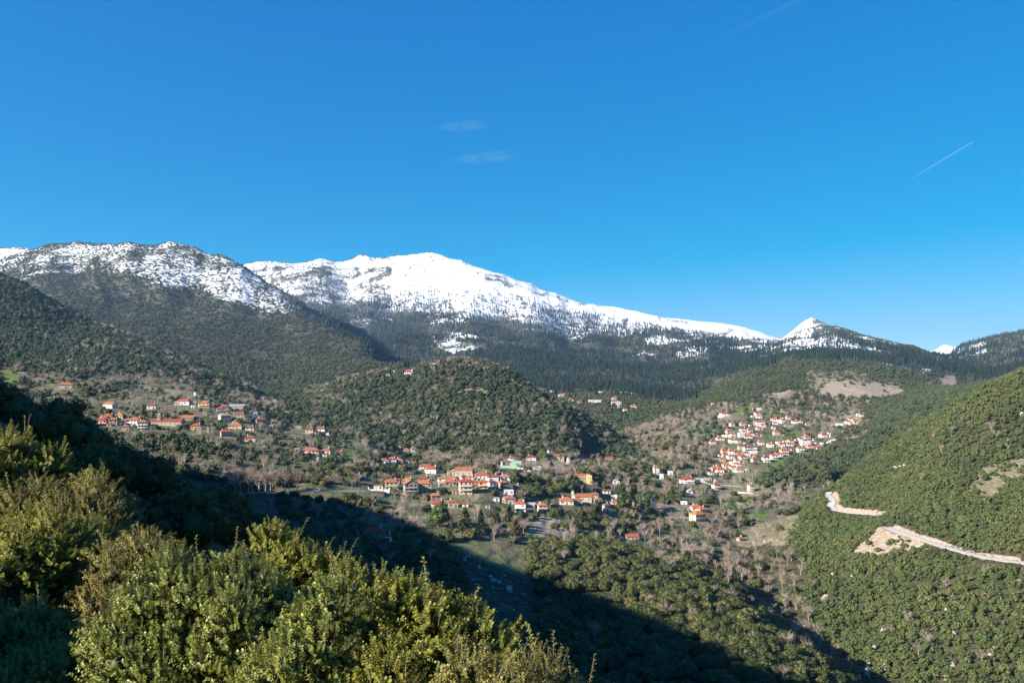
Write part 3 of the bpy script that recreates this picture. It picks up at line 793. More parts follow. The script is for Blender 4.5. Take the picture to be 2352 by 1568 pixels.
def chimney_mesh():
    if 'ch' not in MESHC:
        V, Fq = boxes([(-0.35, 0.35, -0.3, 0.3, -1.2, 0.9), (-0.45, 0.45, -0.4, 0.4, 0.9, 1.05), (-0.3, -0.2, -0.25, 0.25, 1.05, 1.3), (0.2, 0.3, -0.25, 0.25, 1.05, 1.3), (-0.42, 0.42, -0.36, 0.36, 1.3, 1.38)])
        MESHC['ch'] = mesh_np('chimney', V, Fq, ['wall_w'])
    return MESHC['ch']
def balcony_mesh(w, rail):
    w = round(w, 1)
    key = ('bal', w, rail)
    if key not in MESHC:
        n = max(3, int(w / 0.5))
        bx = [(-w / 2, w / 2, -1.3, -0.01, -0.16, 0)]
        rb = [(-w / 2, w / 2, -1.29, -1.22, 0.92, 1.0), (-w / 2, -w / 2 + 0.06, -1.22, -0.02, 0.92, 1.0), (w / 2 - 0.06, w / 2, -1.22, -0.02, 0.92, 1.0)]
        for k in range(n + 1):
            x = -w / 2 + 0.03 + (w - 0.06) * k / n
            rb.append((x - 0.03, x + 0.03, -1.285, -1.225, 0, 0.92))
        V, Fq = boxes(bx)
        V2, F2 = boxes(rb)
        mi = [0] * len(Fq) + [1] * len(F2)
        Fq += [tuple(i + len(V) for i in f) for f in F2]
        V += V2
        MESHC[key] = mesh_np('balcony', V, Fq, ['frame_white', rail], mat_idx=mi)
    return MESHC[key]

WALLN = {'w': 'white', 'c': 'cream', 'y': 'yellow', 'p': 'dusky pink', 's': 'grey stone', 'g': 'pale green'}
ROOFN = {'o': 'orange', 'r': 'red', 't': 'pale tan', 'y': 'grey', 'w': 'white', 'b': 'brown'}
KINDN = {'h': 'hipped roof', 'g': 'gable roof', 'f': 'flat roof', 's': 'single-slope roof', 'n': ''}
PLACE = {'A': 'in the upper village', 'B': 'east of the upper village', 'C': 'in the village centre', 'D': 'around the domed church', 'E': 'on the valley floor', 'F': 'in the hillside village', 'G': 'in the hamlet below the firs', 'H': 'on the round wooded hill', 'J': 'in the shade below the village'}
BOXES_PX = []          # picture boxes of the houses, to keep gardens in front of them clear of trees
def add_windows(root, w, d, h, storeys, style, rnd, sides=(0, 1, 3)):
    sh = h / storeys
    sc = min(1.0, sh / 2.7)
    for s in sides:
        L_ = w if s in (0, 2) else d
        nW = max(1, int(L_ / 3.0))
        for st in range(storeys):
            for k in range(nW):
                if rnd.random() < 0.10:
                    continue
                u = -L_ / 2 + L_ * (k + 0.5) / nW
                z = st * sh + sh * 0.36
                if s == 0 and st == 0 and k == nW // 2:
                    o = link('door', door_mesh(), root, (u, -d / 2, 0.02))
                    o.scale = (sc, 1, sc)
                    continue
                pos, rz = {0: ((u, -d / 2, z), 0), 1: ((w / 2, u, z), R(90)), 2: ((u, d / 2, z), R(180)), 3: ((-w / 2, u, z), R(-90))}[s]
                o = link('window', window_mesh(style), root, pos, rz)
                o.scale = (sc, 1, sc)
seen_labels = {}
def build_house(i, h):
    rnd = random.Random(1000 + i)
    x, y, z = h['p']
    rot = h['rot']
    W = h['W']
    ca, sa = abs(math.cos(R(rot))), abs(math.sin(R(rot)))
    asp = 0.78 if h['roof'][0] in 'hg' else 0.7
    if h['W'] > 15 and 'X' not in h['fl']:
        asp = 0.5
    w = W / (ca + asp * sa)
    d = max(w * asp, 2.2)
    hm = max(h['Hm'], 1.8)
    storeys = max(1, int(round(hm / 2.9)))
    rk, rc = h['roof'][0], h['roof'][1]
    # visible foot is the nearest corner or face: set the centre behind it
    back = 0.5 * (d * ca + w * sa)
    root = bpy.data.objects.new('house', None)
    COL.objects.link(root)
    root.location = (x, y + back, z)
    root.rotation_euler = (0, 0, R(rot))
    wall = 'wall_' + h['wall']
    big = y < 1000
    small = W < 5.2
    rh = 0.30 * min(w, d)
    if rk == 'g':
        V, Fq = wall_box(w, d, hm, 0.36 * min(w, d) - 0.02, 'y' if w < d * 1.5 else 'x')
    else:
        V, Fq = wall_box(w, d, hm)
    link('wall', mesh_np('wall', V, Fq, wall), root)
    detail = ''
    if rk == 'h':
        V, Fq = hip_roof(w, d, 0.55, rh)
        ro = link('roof', mesh_np('roof', V, Fq, 'roof_' + rc), root, (0, 0, hm + 0.165))
    elif rk == 'g':
        V, Fq = gable_roof(w, d, 0.4, 0.36 * min(w, d) * 1.05, 0.16, 'y' if w < d * 1.5 else 'x')
        ro = link('roof', mesh_np('roof', V, Fq, 'roof_' + rc), root, (0, 0, hm + 0.17))
    elif rk == 's':
        V, Fq = boxes([(-w / 2 - 0.35, w / 2 + 0.35, -d / 2 - 0.4, d / 2 + 0.3, 0.005, 0.15)])
        V = [(a, b, c + (b + d / 2) * 0.22) for a, b, c in V]
        ro = link('roof', mesh_np('roof', V, Fq, 'roof_' + rc), root, (0, 0, hm))
        V, Fq = boxes([(-w / 2 + 0.01, w / 2 - 0.01, d / 2 - 0.3, d / 2 - 0.01, hm - 0.5, hm + d * 0.215)])
        link('back_wall', mesh_np('back_wall', V, Fq, wall), root)
    elif rk == 'f':
        p = 0.35
        V, Fq = boxes([(-w / 2 - 0.12, w / 2 + 0.12, -d / 2 - 0.12, d / 2 + 0.12, 0.003, 0.2), (-w / 2 - 0.12, w / 2 + 0.12, -d / 2 - 0.12, -d / 2 + 0.1, 0.2, 0.2 + p), (-w / 2 - 0.12, w / 2 + 0.12, d / 2 - 0.1, d / 2 + 0.12, 0.2, 0.2 + p), (-w / 2 - 0.12, -w / 2 + 0.1, -d / 2 + 0.1, d / 2 - 0.1, 0.2, 0.2 + p), (w / 2 - 0.1, w / 2 + 0.12, -d / 2 + 0.1, d / 2 - 0.1, 0.2, 0.2 + p)])
        ro = link('roof', mesh_np('roof', V, Fq, 'roof_' + rc), root, (0, 0, hm))
    else:
        bb, n_ = [], 6
        for k in range(n_):
            bb.append((-w / 2 + w * k / n_, -w / 2 + w * (k + 1) / n_ - 0.003, -d / 2 + 0.002, -d / 2 + 0.5, hm, hm + 0.25 + 0.7 * rnd.random()))
            bb.append((-w / 2 + 0.002, -w / 2 + 0.5, -d / 2 + 0.503 + (d - 1.0) * k / n_, -d / 2 + 0.5 + (d - 1.0) * (k + 1) / n_, hm, hm + 0.2 + 0.9 * rnd.random()))
        V, Fq = boxes(bb)
        link('broken_wall_top', mesh_np('broken_wall_top', V, Fq, wall), root)
        ro = None
    if rk in 'hg' and 'C' not in h['fl'] and not small:
        cx = (0.28 if rnd.random() < 0.5 else -0.28) * w
        ch = link('chimney', chimney_mesh(), ro, (cx, 0.12 * d, rh * 0.75))
        detail = ' and chimney'
    style = rnd.choice(['w', 'ws', 'f', 'fs'])
    if h['wall'] == 's':
        style = rnd.choice(['w', 'ws', 'f'])
    if not small and rk != 'n':
        add_windows(root, w, d, hm, storeys, style, rnd, (0, 3, 1) if big else ((0, 3) if rot > 0 else (0,)))
    elif W > 3.5 and rk != 'n':
        link('door', door_mesh(), root, (0, -d / 2, 0.02)).scale = (0.9, 1, min(1, hm / 2.5))
    if 'B' in h['fl'] or (storeys >= 2 and rnd.random() < 0.3 and h['wall'] in 'wcy'):
        sh = hm / storeys
        for st in range(1, storeys):
            rail = 'wood' if h['wall'] in 'sc' else ('roof_o' if i % 3 == 0 else 'frame_white')
            link('balcony', balcony_mesh(w * 0.86, rail), root, (0, -d / 2, st * sh))
        if storeys > 1:
            detail = ' and balcony' if storeys == 2 else ' and balconies'
    size = {1: 'low', 2: 'two-storey', 3: 'three-storey'}.get(storeys, 'tall')
    kind = 'ruin' if rk == 'n' else ('shed' if small or rk == 's' else 'house')
    if kind == 'ruin':
        root.name = 'ruined_house'
        lab = f'roofless {WALLN[h["wall"]]} ruin {PLACE[h["c"]]}'
    else:
        root.name = kind
        lab = f'{"wide " if W > 15 else ""}{size} {WALLN[h["wall"]]} {kind} with {ROOFN[rc]} {KINDN[rk]}{detail if kind == "house" else ""} {PLACE[h["c"]]}'
    h['root'], h['lab'], h['kind'] = root, lab, kind
    s = F / y
    u0 = UC + F * x / y
    BOXES_PX.append((u0 - W * s * 0.55, u0 + W * s * 0.55, VH - F * (z + hm + rh) / y, VH - F * z / y, y))
SPECIAL = {   # things said by hand where a house can be named by what sets it apart
 ('A', 355, 345): 'lone cream house with orange roof among trees above the upper village',
 ('A', 1390, 908): 'tall narrow white house with small orange roof beside the long church',
 ('A', 2112, 432): 'tiny white wayside chapel on the bare slope above the upper village',
 ('A', 2225, 598): 'yellow two-storey house with orange roof above the upper village',
 ('A', 940, 612): 'white house with steep white gable standing above the upper village roofs',
 ('A', 2163, 955): 'roofless square stone tower at the lower edge of the upper village',
 ('A', 2285, 935): 'slender broken stone pillar of a ruin beside the roofless stone tower',
 ('B', 470, 636): 'large cream stone mansion turned cornerwise under a pale tan pyramid roof',
 ('B', 640, 442): 'long open-fronted shed with pinkish grey metal roof above the upper village',
 ('B', 1640, 1048): 'wide low house with orange hipped roof on the green meadow below the upper village',
 ('C', 546, 592): 'cream guesthouse with orange roof where the village road enters the centre',
 ('C', 800, 664): 'large stone guesthouse with front gable and stacked wooden balconies',
 ('C', 1000, 632): 'tall grey stone block beside the gabled stone guesthouse',
 ('C', 1546, 656): 'four-storey hotel with stacked white balconies in the village centre',
 ('C', 1786, 580): 'yellow house on pillars with red roof beside the four-storey hotel',
 ('D', 445, 898): 'white three-storey house with red roof and balconies on the bright green lawn',
 ('D', 285, 704): 'white flat-roofed house with unfinished roof posts above the bright lawn',
 ('E', 1000, 962): 'largest cream house of the three orange-roofed houses by the gorge',
 ('E', 1046, 846): 'middle cream house of the three orange-roofed houses by the gorge',
 ('E', 970, 806): 'uppermost cream house of the three orange-roofed houses by the gorge',
 ('E', 862, 446): 'long white guesthouse with red roof beside the pale valley road',
 ('E', 1236, 528): 'white cube house with red roof just below the pale valley road',
 ('E', 1700, 548): 'tall white house with orange roof alone at the end of valley road',
 ('E', 1562, 1218): 'small stone hut with orange roof among bare trees of the gorge',
 ('H', 606, 402): 'large white house with red roof in the hamlet on the round hill',
 ('H', 1010, 254): 'pink house with red roof on the crest of the round hill',
 ('J', 1990, 1010): 'wide shaded house with dull red roof below the village',
 ('J', 2176, 1170): 'small white house in deep shade with red roof below the village',
 ('F', 1212, 896): 'largest cream house with orange roof in the hillside village',
}
for i, h in enumerate(HOUSES):
    build_house(i, h)
    key = (h['c'], int(h['x']), int(h['y']))
    if key in SPECIAL:
        h['lab'] = SPECIAL[key]
# small outbuildings beside the houses
_rs = random.Random(77)
SHED_AT = []
for h in list(HOUSES):
    if h['c'] in 'ABCDF' and h['kind'] == 'house' and _rs.random() < (0.6 if h['c'] in 'CF' else 0.35):
        x, y, z = h['p']
        a = _rs.choice((-1, 1)) * (h['W'] * 0.5 + _rs.uniform(3.0, 6.0))
        b = _rs.uniform(-3, 4)
        if any(abs(g['p'][0] - x - a) < g['W'] * 0.5 + 2.6 and abs(g['p'][1] - y - b) < g['W'] * 0.9 + 3 for g in HOUSES):
            continue
        SHED_AT.append(dict(c=h['c'], x=h['x'] + a, y=h['y'], w=0, h=0, roof=_rs.choice(['so', 'sy', 'fw', 'sb', 'ho', 'so']), wall=_rs.choice('wwscs'), rot=_rs.uniform(-8, 20), fl='C', p=(x + a, y + b, ground(x + a, y + b)), W=_rs.uniform(3.6, 5.1), Hm=_rs.uniform(2.1, 2.7)))
for h in SHED_AT:
    HOUSES.append(h)
    build_house(len(HOUSES), h)
GROUPS = {'A': 'upper village houses', 'B': 'upper village houses', 'C': 'village centre houses', 'D': 'church quarter houses', 'E': 'valley floor houses', 'F': 'hillside village houses', 'G': 'distant hamlet houses', 'H': 'hill hamlet houses', 'J': 'houses in the shade'}
REFMARK = {'A': ('A', 1620, 842, 'long church'), 'B': ('B', 470, 636, 'tan-roofed mansion'), 'C': ('C', 1546, 656, 'four-storey hotel'), 'D': ('D', 1150, 762, 'domed bell tower'), 'E': ('E', 862, 446, 'white guesthouse'), 'F': ('F', 875, 508, 'hillside church'), 'G': ('G', 776, 434, 'long white building'), 'H': ('H', 606, 402, 'large white house'), 'J': ('J', 1990, 1010, 'wide shaded house')}
ORD = ['nearest', 'second nearest', 'third nearest', 'fourth nearest', 'fifth nearest', 'sixth nearest', 'seventh nearest', 'eighth nearest']
by_lab = {}
for h in HOUSES:
    by_lab.setdefault(h['lab'], []).append(h)
for lab, hs in by_lab.items():
    if len(hs) > 1:
        c, rx, ry, rn = REFMARK[hs[0]['c']]
        cut = lab[:lab.index(PLACE[hs[0]['c']])].replace(' and balconies', '')
        hs.sort(key=lambda q: (q['x'] - rx) ** 2 + (q['y'] - ry) ** 2)
        for k, q in enumerate(hs):
            if k < len(ORD):
                q['lab'] = f'{cut}{ORD[k]} to the {rn}'
            else:
                q['lab'] = f'{cut}far from the {rn}'
for h in HOUSES:
    for cut in ('wide ', ' and chimney', ' and balcony', ' and balconies'):
        if len(h['lab'].split()) > 16:
            h['lab'] = h['lab'].replace(cut, '')
    tag(h['root'], h['lab'], h['kind'], GROUPS[h['c']])


# ------------------------------------------------------------------ churches, school, cemetery and other special buildings
def place(c, x, y):
    xd, yd = cd(c, x, y)
    return on_ground(xd, yd, *CROP_Y[c])
def part(root, name, V, Fq, mat, loc=None, rz=0.0, label=None):
    o = link(name, mesh_np(name, V, Fq, mat), root, loc, rz)
    if label:
        o['label'] = label
    return o
def thing(name, p, rot, label, cat, group=None):
    root = bpy.data.objects.new(name, None)
    COL.objects.link(root)
    root.location = p
    root.rotation_euler = (0, 0, R(rot))
    return tag(root, label, cat, group)
def ring(cx, cy, r, z, n=10):
    return [(cx + r * math.cos(2 * math.pi * k / n), cy + r * math.sin(2 * math.pi * k / n), z) for k in range(n)]
def lathe(prof, n=10, cx=0.0, cy=0.0):
    V, Fq = [], []
    for (r, z) in prof:
        V += ring(cx, cy, max(r, 0.001), z, n)
    for a in range(len(prof) - 1):
        for k in range(n):
            Fq.append((a * n + k, a * n + (k + 1) % n, (a + 1) * n + (k + 1) % n, (a + 1) * n + k))
    return V, Fq
def bell_tower(root, loc, w, h, dome):
    bb = [(-w / 2, w / 2, -w / 2, w / 2, -3, h * 0.55)]
    q = w * 0.22
    for sx in (-1, 1):
        for sy in (-1, 1):
            x0, y0 = sx * (w / 2 - q / 2), sy * (w / 2 - q / 2)
            bb.append((x0 - q / 2, x0 + q / 2, y0 - q / 2, y0 + q / 2, h * 0.55, h * 0.86))
    bb += [(-w / 2 - 0.1, w / 2 + 0.1, -w / 2 - 0.1, w / 2 + 0.1, h * 0.86, h * 0.92)]
    V, Fq = boxes(bb)
    t = part(root, 'bell_tower', V, Fq, 'wall_w' if dome else 'wall_s', loc)
    V, Fq = lathe([(0.12, h * 0.82), (0.28, h * 0.74), (0.42, h * 0.64), (0.46, h * 0.62), (0.0, h * 0.62)], 8)
    part(t, 'bell', V, Fq, 'steel')
    if dome:
        V, Fq = lathe([(w * 0.55, h * 0.92), (w * 0.5, h * 1.0), (w * 0.3, h * 1.09), (0.05, h * 1.14), (0.03, h * 1.24)], 10)
        part(t, 'dome', V, Fq, 'wall_w')
    else:
        V, Fq = hip_roof(w, w, 0.15, w * 0.35)
        part(t, 'tower_roof', V, Fq, 'wall_s', (0, 0, h * 0.925 + 0.16))
def church(c, x, y, wpx, hpx, rot, wall, roofm, label, tower, dome, asp=0.4):
    p = place(c, x, y)
    s = p[1] / 3216 / 3.36
    w, hm = wpx * s, hpx * s
    d = w * asp
    root = thing('church', (p[0], p[1] + d / 2, p[2]), rot, label, 'church')
    g = 0.30 * d
    V, Fq = wall_box(w, d, hm, g)
    part(root, 'wall', V, Fq, wall)
    V, Fq = gable_roof(w, d, 0.45, g * 1.08)
    part(root, 'roof', V, Fq, roofm, (0, 0, hm + 0.17))
    nW = max(3, int(w / 4.2))
    for k in range(nW):
        o = link('window', window_mesh('f'), root, (-w / 2 + w * (k + 0.5) / nW, -d / 2, hm * 0.35))
        o.scale = (0.9, 1, min(1.7, hm * 0.32))
    o = link('door', door_mesh(), root, (-w / 2, 0, 0), R(-90))
    o.scale = (1.4, 1, 1.2)
    o = link('window', window_mesh('f'), root, (-w / 2, 0, hm * 0.75), R(-90))
    V, Fq = lathe([(d * 0.2, -3), (d * 0.2, hm * 0.7), (d * 0.17, hm * 0.8), (0.02, hm * 0.95)], 12)
    part(root, 'apse', V, Fq, wall, (w / 2, 0, 0))
    tx, tw, th = tower
    bell_tower(root, (tx * s, -d * 0.1, 0), tw * s, th * s, dome)
    BOXES_PX.append((UC + F * (p[0] - w / 2) / p[1], UC + F * (p[0] + w / 2) / p[1], VH - F * (p[2] + hm + g) / p[1], VH - F * p[2] / p[1], p[1]))
    return root
church('A', 1725, 842, 410, 54, 0, 'wall_s', 'roof_r', 'long low stone church with red roof and slim grey belfry in upper village', (-105, 40, 165), False, 0.26)
church('D', 1285, 762, 225, 74, 4, 'wall_c', 'roof_o', 'pale stone village church with orange roof and domed white bell tower', (-135, 30, 130), True, 0.5)
church('D', 930, 205, 190, 58, 6, 'wall_c', 'roof_o', 'cream church with faded orange roof between cypresses above the village', (-115, 28, 120), True, 0.5)
church('F', 875, 508, 128, 52, 8, 'wall_w', 'roof_o', 'white church with orange roof at the top of the hillside village', (-78, 20, 72), False, 0.5)
church('C', 1535, 418, 240, 84, -10, 'wall_s', 'roof_o', 'large dark stone church with plain orange roof behind village centre', (-150, 30, 90), False, 0.5)

def school():
    p = place('D', 1232, 464)
    s = p[1] / 3216 / 3.36
    w, hm, d = 335 * s, 56 * s, 90 * s
    root = thing('school', (p[0], p[1] + d / 2, p[2]), 0, 'long yellow school with orange roof and two gabled porches', 'school')
    V, Fq = wall_box(w, d, hm)
    part(root, 'wall', V, Fq, 'wall_y')
    V, Fq = hip_roof(w, d, 0.5, d * 0.28)
    part(root, 'roof', V, Fq, 'roof_o', (0, 0, hm + 0.165))
    pw = w * 0.2
    for sx in (-0.36, 0.40):
        V, Fq = wall_box(pw, 3.0, hm + 0.3, pw * 0.24, 'y')
        po = part(root, 'porch', V, Fq, 'wall_y', (sx * w, -d / 2 - 1.45, 0))
        V, Fq = gable_roof(pw, 3.0, 0.35, pw * 0.25, 0.14, 'y')
        part(po, 'porch_roof', V, Fq, 'roof_t', (0, 0.3, hm + 0.46))
        for k in (-0.25, 0.25):
            link('window', window_mesh('f'), po, (k * pw, -1.5, hm * 0.3)).scale = (0.9, 1, 1.5)
    for k in range(9):
        x = -0.24 * w + 0.52 * w * k / 8
        V, Fq = boxes([(-0.2, 0.2, -0.2, 0.2, -1, hm)])
        part(root, 'column', V, Fq, 'wall_c', (x, -d / 2 - 1.2, 0))
        if k < 8:
            link('window', window_mesh('f'), root, (x + 0.0325 * w, -d / 2, hm * 0.3)).scale = (1.1, 1, 1.4)
    BOXES_PX.append((UC + F * (p[0] - w / 2) / p[1], UC + F * (p[0] + w / 2) / p[1], VH - F * (p[2] + hm + 3) / p[1], VH - F * p[2] / p[1], p[1]))
school()

def low_wall(name, p, rot, w, h, t, mat, label, posts=0, group=None):
    V, Fq = boxes([(-w / 2, w / 2, -t / 2, t / 2, -2, h)])
    if posts == 0:
        o = link(name, mesh_np(name, V, Fq, mat), None, p, R(rot))
        return tag(o, label, 'wall', group)
    root = thing(name, p, rot, label, 'wall', group)
    part(root, 'wall', V, Fq, mat)
    for k in range(posts):
        V, Fq = boxes([(-t, t, -t, t, -1, h + 1.3), (-t - 0.1, t + 0.1, -t - 0.1, t + 0.1, h + 1.3, h + 1.45)])
        part(root, 'post', V, Fq, mat, (-w / 2 + w * k / max(1, posts - 1), 0, 0))
    return root
p = place('J', 1980, 366)
low_wall('parapet_wall', (p[0], p[1] - 1.0, p[2]), 0, 27, 1.0, 0.5, 'frame_white', 'white parapet wall with square posts along the village road', 6)
p = place('D', 350, 268)
low_wall('green_terrace_wall', p, 0, 16, 4.5, 2.5, 'wall_g', 'upper pale green terrace wall below the white houses', 0)
p = place('D', 360, 312)
low_wall('green_terrace_wall', p, -4, 30, 3.0, 2.0, 'wall_g', 'lower long pale green terrace wall above the white cemetery', 0)
for k, (x, y, w) in enumerate([(380, 362, 44), (420, 352, 40), (455, 345, 50), (500, 352, 44), (540, 340, 50), (580, 350, 44), (620, 338, 44), (640, 362, 40), (560, 365, 40), (670, 325, 40), (700, 318, 44), (505, 325, 40)]):
    p = place('D', x, y)
    s = p[1] / 3216 / 3.36
    a = w * s
    root = thing('cemetery_tomb', p, (k * 37) % 20 - 10, 'small white tomb in the terraced cemetery below pale green walls', 'tomb', 'white tombs of the cemetery')
    V, Fq = boxes([(-a / 2, a / 2, 0, a * 0.9, -2, 2.2)])
    part(root, 'wall', V, Fq, 'wall_w')
    V, Fq = gable_roof(a, a * 0.9, 0.2, 0.7, 0.12)
    part(root, 'roof', V, Fq, 'roof_w', (0, a * 0.45, 2.34))
WALLS = [('E', 1600, 800, 1760, 760, 'stone terrace wall between the green meadows on the valley floor'), ('E', 440, 790, 650, 775, 'broken stone terrace wall across the tan field beside the gorge'), ('E', 1520, 575, 1720, 585, 'pale retaining wall below the tall white house by the valley road'), ('A', 1930, 985, 2310, 990, 'grey retaining wall under the roofless stone tower'), ('D', 860, 462, 1060, 468, 'white retaining wall in front of the yellow school'), ('E', 740, 912, 880, 925, 'white garden wall in front of the three orange-roofed houses'), ('F', 1600, 745, 1790, 742, 'long white roadside wall in the hillside village'), ('C', 860, 700, 1010, 705, 'stone retaining wall beneath the grey stone block of village centre'), ('D', 2150, 772, 2300, 770, 'white curved garden wall below the small cream house'), ('E', 450, 640, 150, 640, 'tan roadside wall behind the small cream house'), ('F', 480, 1122, 690, 1122, 'white terrace wall at the foot of the hillside village')]
for c, x0, y0, x1, y1, lab in WALLS:
    a, b = Vector(place(c, x0, y0)), Vector(place(c, x1, y1))
    n_ = max(3, int((b - a).length / 6))
    V, Fq = [], []
    for k in range(n_ + 1):
        t = a.lerp(b, k / n_)
        zz = ground(t.x, t.y)
        for dy, dz in ((-0.3, -2), (-0.3, 1.5), (0.3, 1.5), (0.3, -2)):
            V.append((t.x - a.x, t.y + dy - a.y, zz + dz - a.z))
        if k:
            q = 4 * (k - 1)
            Fq += [(q + e, q + e + 1, q + e + 5, q + e + 4) for e in range(3)]
    Fq += [(0, 3, 2, 1), (4 * n_, 4 * n_ + 1, 4 * n_ + 2, 4 * n_ + 3)]
    tag(link('garden_wall', mesh_np('garden_wall', V, Fq, 'wall_w' if 'white' in lab else 'wall_s'), None, a), lab, 'wall')

# poles, lamps, cars
def pole(c, x, y, hpx, lamp, label):
    p = place(c, x, y)
    h = hpx * p[1] / 3216 / 3.36
    root = thing('street_lamp' if lamp else 'power_pole', p, 0, label, 'lamp' if lamp else 'pole')
    V, Fq = lathe([(0.16, -1), (0.14, 0), (0.09, h)], 8)
    part(root, 'pole', V, Fq, 'steel' if lamp else 'wood')
    if lamp:
        V, Fq = boxes([(0, 1.5, -0.05, 0.05, h - 0.08, h), ])
        part(root, 'arm', V, Fq, 'steel')
        V, Fq = boxes([(1.2, 1.9, -0.15, 0.15, h - 0.22, h - 0.085)])
        part(root, 'lamp_head', V, Fq, 'frame_white')
    else:
        V, Fq = boxes([(-1.0, 1.0, -0.07, 0.07, h - 0.7, h - 0.5)])
        part(root, 'crossarm', V, Fq, 'wood')
        for k in (-0.8, 0, 0.8):
            V, Fq = lathe([(0.06, h - 0.5), (0.08, h - 0.35), (0.02, h - 0.25)], 6, k, 0)
            part(root, 'insulator', V, Fq, 'frame_white')
pole('J', 865, 384, 140, True, 'street lamp on the village road beside the bare plane trees')
pole('J', 1215, 362, 112, True, 'street lamp on the village road behind the parked white van')
pole('B', 1330, 850, 105, False, 'wooden power pole on the slope below the upper village')
pole('C', 800, 375, 85, False, 'wooden power pole in the meadow above the village centre')
pole('C', 1178, 660, 105, False, 'wooden power pole behind the stone house below the centre')
pole('A', 835, 665, 90, False, 'wooden power pole above the orange roofs of the upper village')
pole('C', 2328, 980, 72, False, 'wooden power pole on the bright green lawn')
pole('E', 855, 745, 70, False, 'wooden power pole above the three orange-roofed houses')
def car(p, rot, body, label, van):
    root = thing('parked_van' if van else 'parked_car', p, rot, label, 'van' if van else 'car')
    l, w, h1, h2 = (4.9, 1.9, 1.0, 2.0) if van else (4.2, 1.75, 0.85, 1.45)
    prof = [(-l / 2, 0.35), (-l / 2, h1 * 0.95), (-l / 2 + 0.9, h1 + 0.05), (-l / 2 + 1.5, h2), (l / 2 - 0.35, h2), (l / 2, h1 + 0.1), (l / 2, 0.35)]
    V = [(x, -w / 2, z) for x, z in prof] + [(x, w / 2, z) for x, z in prof]
    k = len(prof)
    Fq = [tuple(range(k)), tuple(range(2 * k - 1, k - 1, -1))] + [(a, a + k, (a + 1) % k + k, (a + 1) % k) for a in range(k)]
    part(root, 'body', V, Fq, body)
    for sy in (-1, 1):
        V, Fq = boxes([(-l / 2 + 1.55, l / 2 - 0.5, sy * w / 2 - 0.012, sy * w / 2 + 0.012, h1 + 0.1, h2 - 0.12)])
        part(root, 'side_window', V, Fq, 'glass_dark')
        for sx in (-1, 1):
            V, Fq = lathe([(0.001, -0.1), (0.32, -0.1), (0.32, 0.1), (0.001, 0.1)], 12)
            V = [(a, c, b) for a, b, c in V]
            part(root, 'wheel', V, Fq, 'tyre', (sx * l * 0.3, sy * (w / 2 - 0.05), 0.32))
    V = [(-l / 2 + 0.93, -w * 0.45, h1 + 0.12), (-l / 2 + 0.93, w * 0.45, h1 + 0.12), (-l / 2 + 1.46, w * 0.45, h2 - 0.05), (-l / 2 + 1.46, -w * 0.45, h2 - 0.05)]
    V = [(x - 0.02, y, z + 0.01) for x, y, z in V]
    part(root, 'windscreen', V, [(0, 1, 2, 3)], 'glass_dark')
Q = ROADW[2][3]
qi = int(np.argmin(np.abs(Q[:, 0] / Q[:, 1] * F + UC - (1215 / 3.36 + 900) / 4)))
car((Q[qi, 0], Q[qi, 1] - 0.6, Q[qi, 2] + 0.1), 2, 'car_white', 'white van parked on the village road beside a street lamp', True)
p = place('D', 905, 462)
car((p[0], p[1] + 0.5, ground(p[0], p[1] + 0.5)), 4, 'car_red', 'small red car parked by the wall of the yellow school', False)
print('houses', round(time.time() - T0, 1), len(bpy.data.objects))
# ------------------------------------------------------------------ plants: meshes
def leaf_material(name, stops, rough=0.55, spec=0.25, transl=0.2, scale=0.6, world_scale=0.022, frost=False):
    m, N, L, bs, out = nodes_of(name)
    oi = N.new('ShaderNodeObjectInfo')
    tc = N.new('ShaderNodeTexCoord')
    nz = noise(N, L, tc.outputs['Object'], scale, 3)
    geo = N.new('ShaderNodeNewGeometry')
    nw = noise(N, L, geo.outputs['Position'], world_scale, 3, 0.6)
    f = math_n(N, L, 'ADD', math_n(N, L, 'MULTIPLY', oi.outputs['Random'], 0.42), math_n(N, L, 'MULTIPLY', nz, 0.18))
    f = math_n(N, L, 'ADD', f, math_n(N, L, 'MULTIPLY', math_n(N, L, 'SUBTRACT', nw, 0.3), 0.9))
    col = ramp(N, L, f, stops)
    if frost:      # rime on the upper sides of the high trees
        sp = N.new('ShaderNodeSeparateXYZ')
        L.new(geo.outputs['Position'], sp.inputs[0])
        hi = math_n(N, L, 'MULTIPLY', math_n(N, L, 'SUBTRACT', sp.outputs[2], 90.0), 1 / 190.0, True)
        f2 = math_n(N, L, 'MULTIPLY', hi, math_n(N, L, 'MULTIPLY', math_n(N, L, 'SUBTRACT', noise(N, L, geo.outputs['Position'], 0.005, 4), 0.30, True), 2.2))
        col = mixc(N, L, f2, col, (0.36, 0.40, 0.45))
    L.new(col, bs.inputs['Base Color'])
    bs.inputs['Roughness'].default_value = rough
    bs.inputs['Specular IOR Level'].default_value = spec
    if transl:
        tr = N.new('ShaderNodeBsdfTranslucent')
        L.new(col, tr.inputs['Color'])
        mx = N.new('ShaderNodeMixShader')
        mx.inputs[0].default_value = transl
        L.new(bs.outputs[0], mx.inputs[1])
        L.new(tr.outputs[0], mx.inputs[2])
        L.new(mx.outputs[0], out.inputs[0])
    return m
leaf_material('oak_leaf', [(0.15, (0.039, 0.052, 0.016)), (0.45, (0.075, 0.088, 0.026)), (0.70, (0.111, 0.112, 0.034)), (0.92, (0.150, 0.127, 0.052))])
leaf_material('maquis_leaf', [(0.12, (0.052, 0.068, 0.023)), (0.40, (0.087, 0.114, 0.035)), (0.66, (0.118, 0.134, 0.041)), (0.90, (0.171, 0.148, 0.072))])
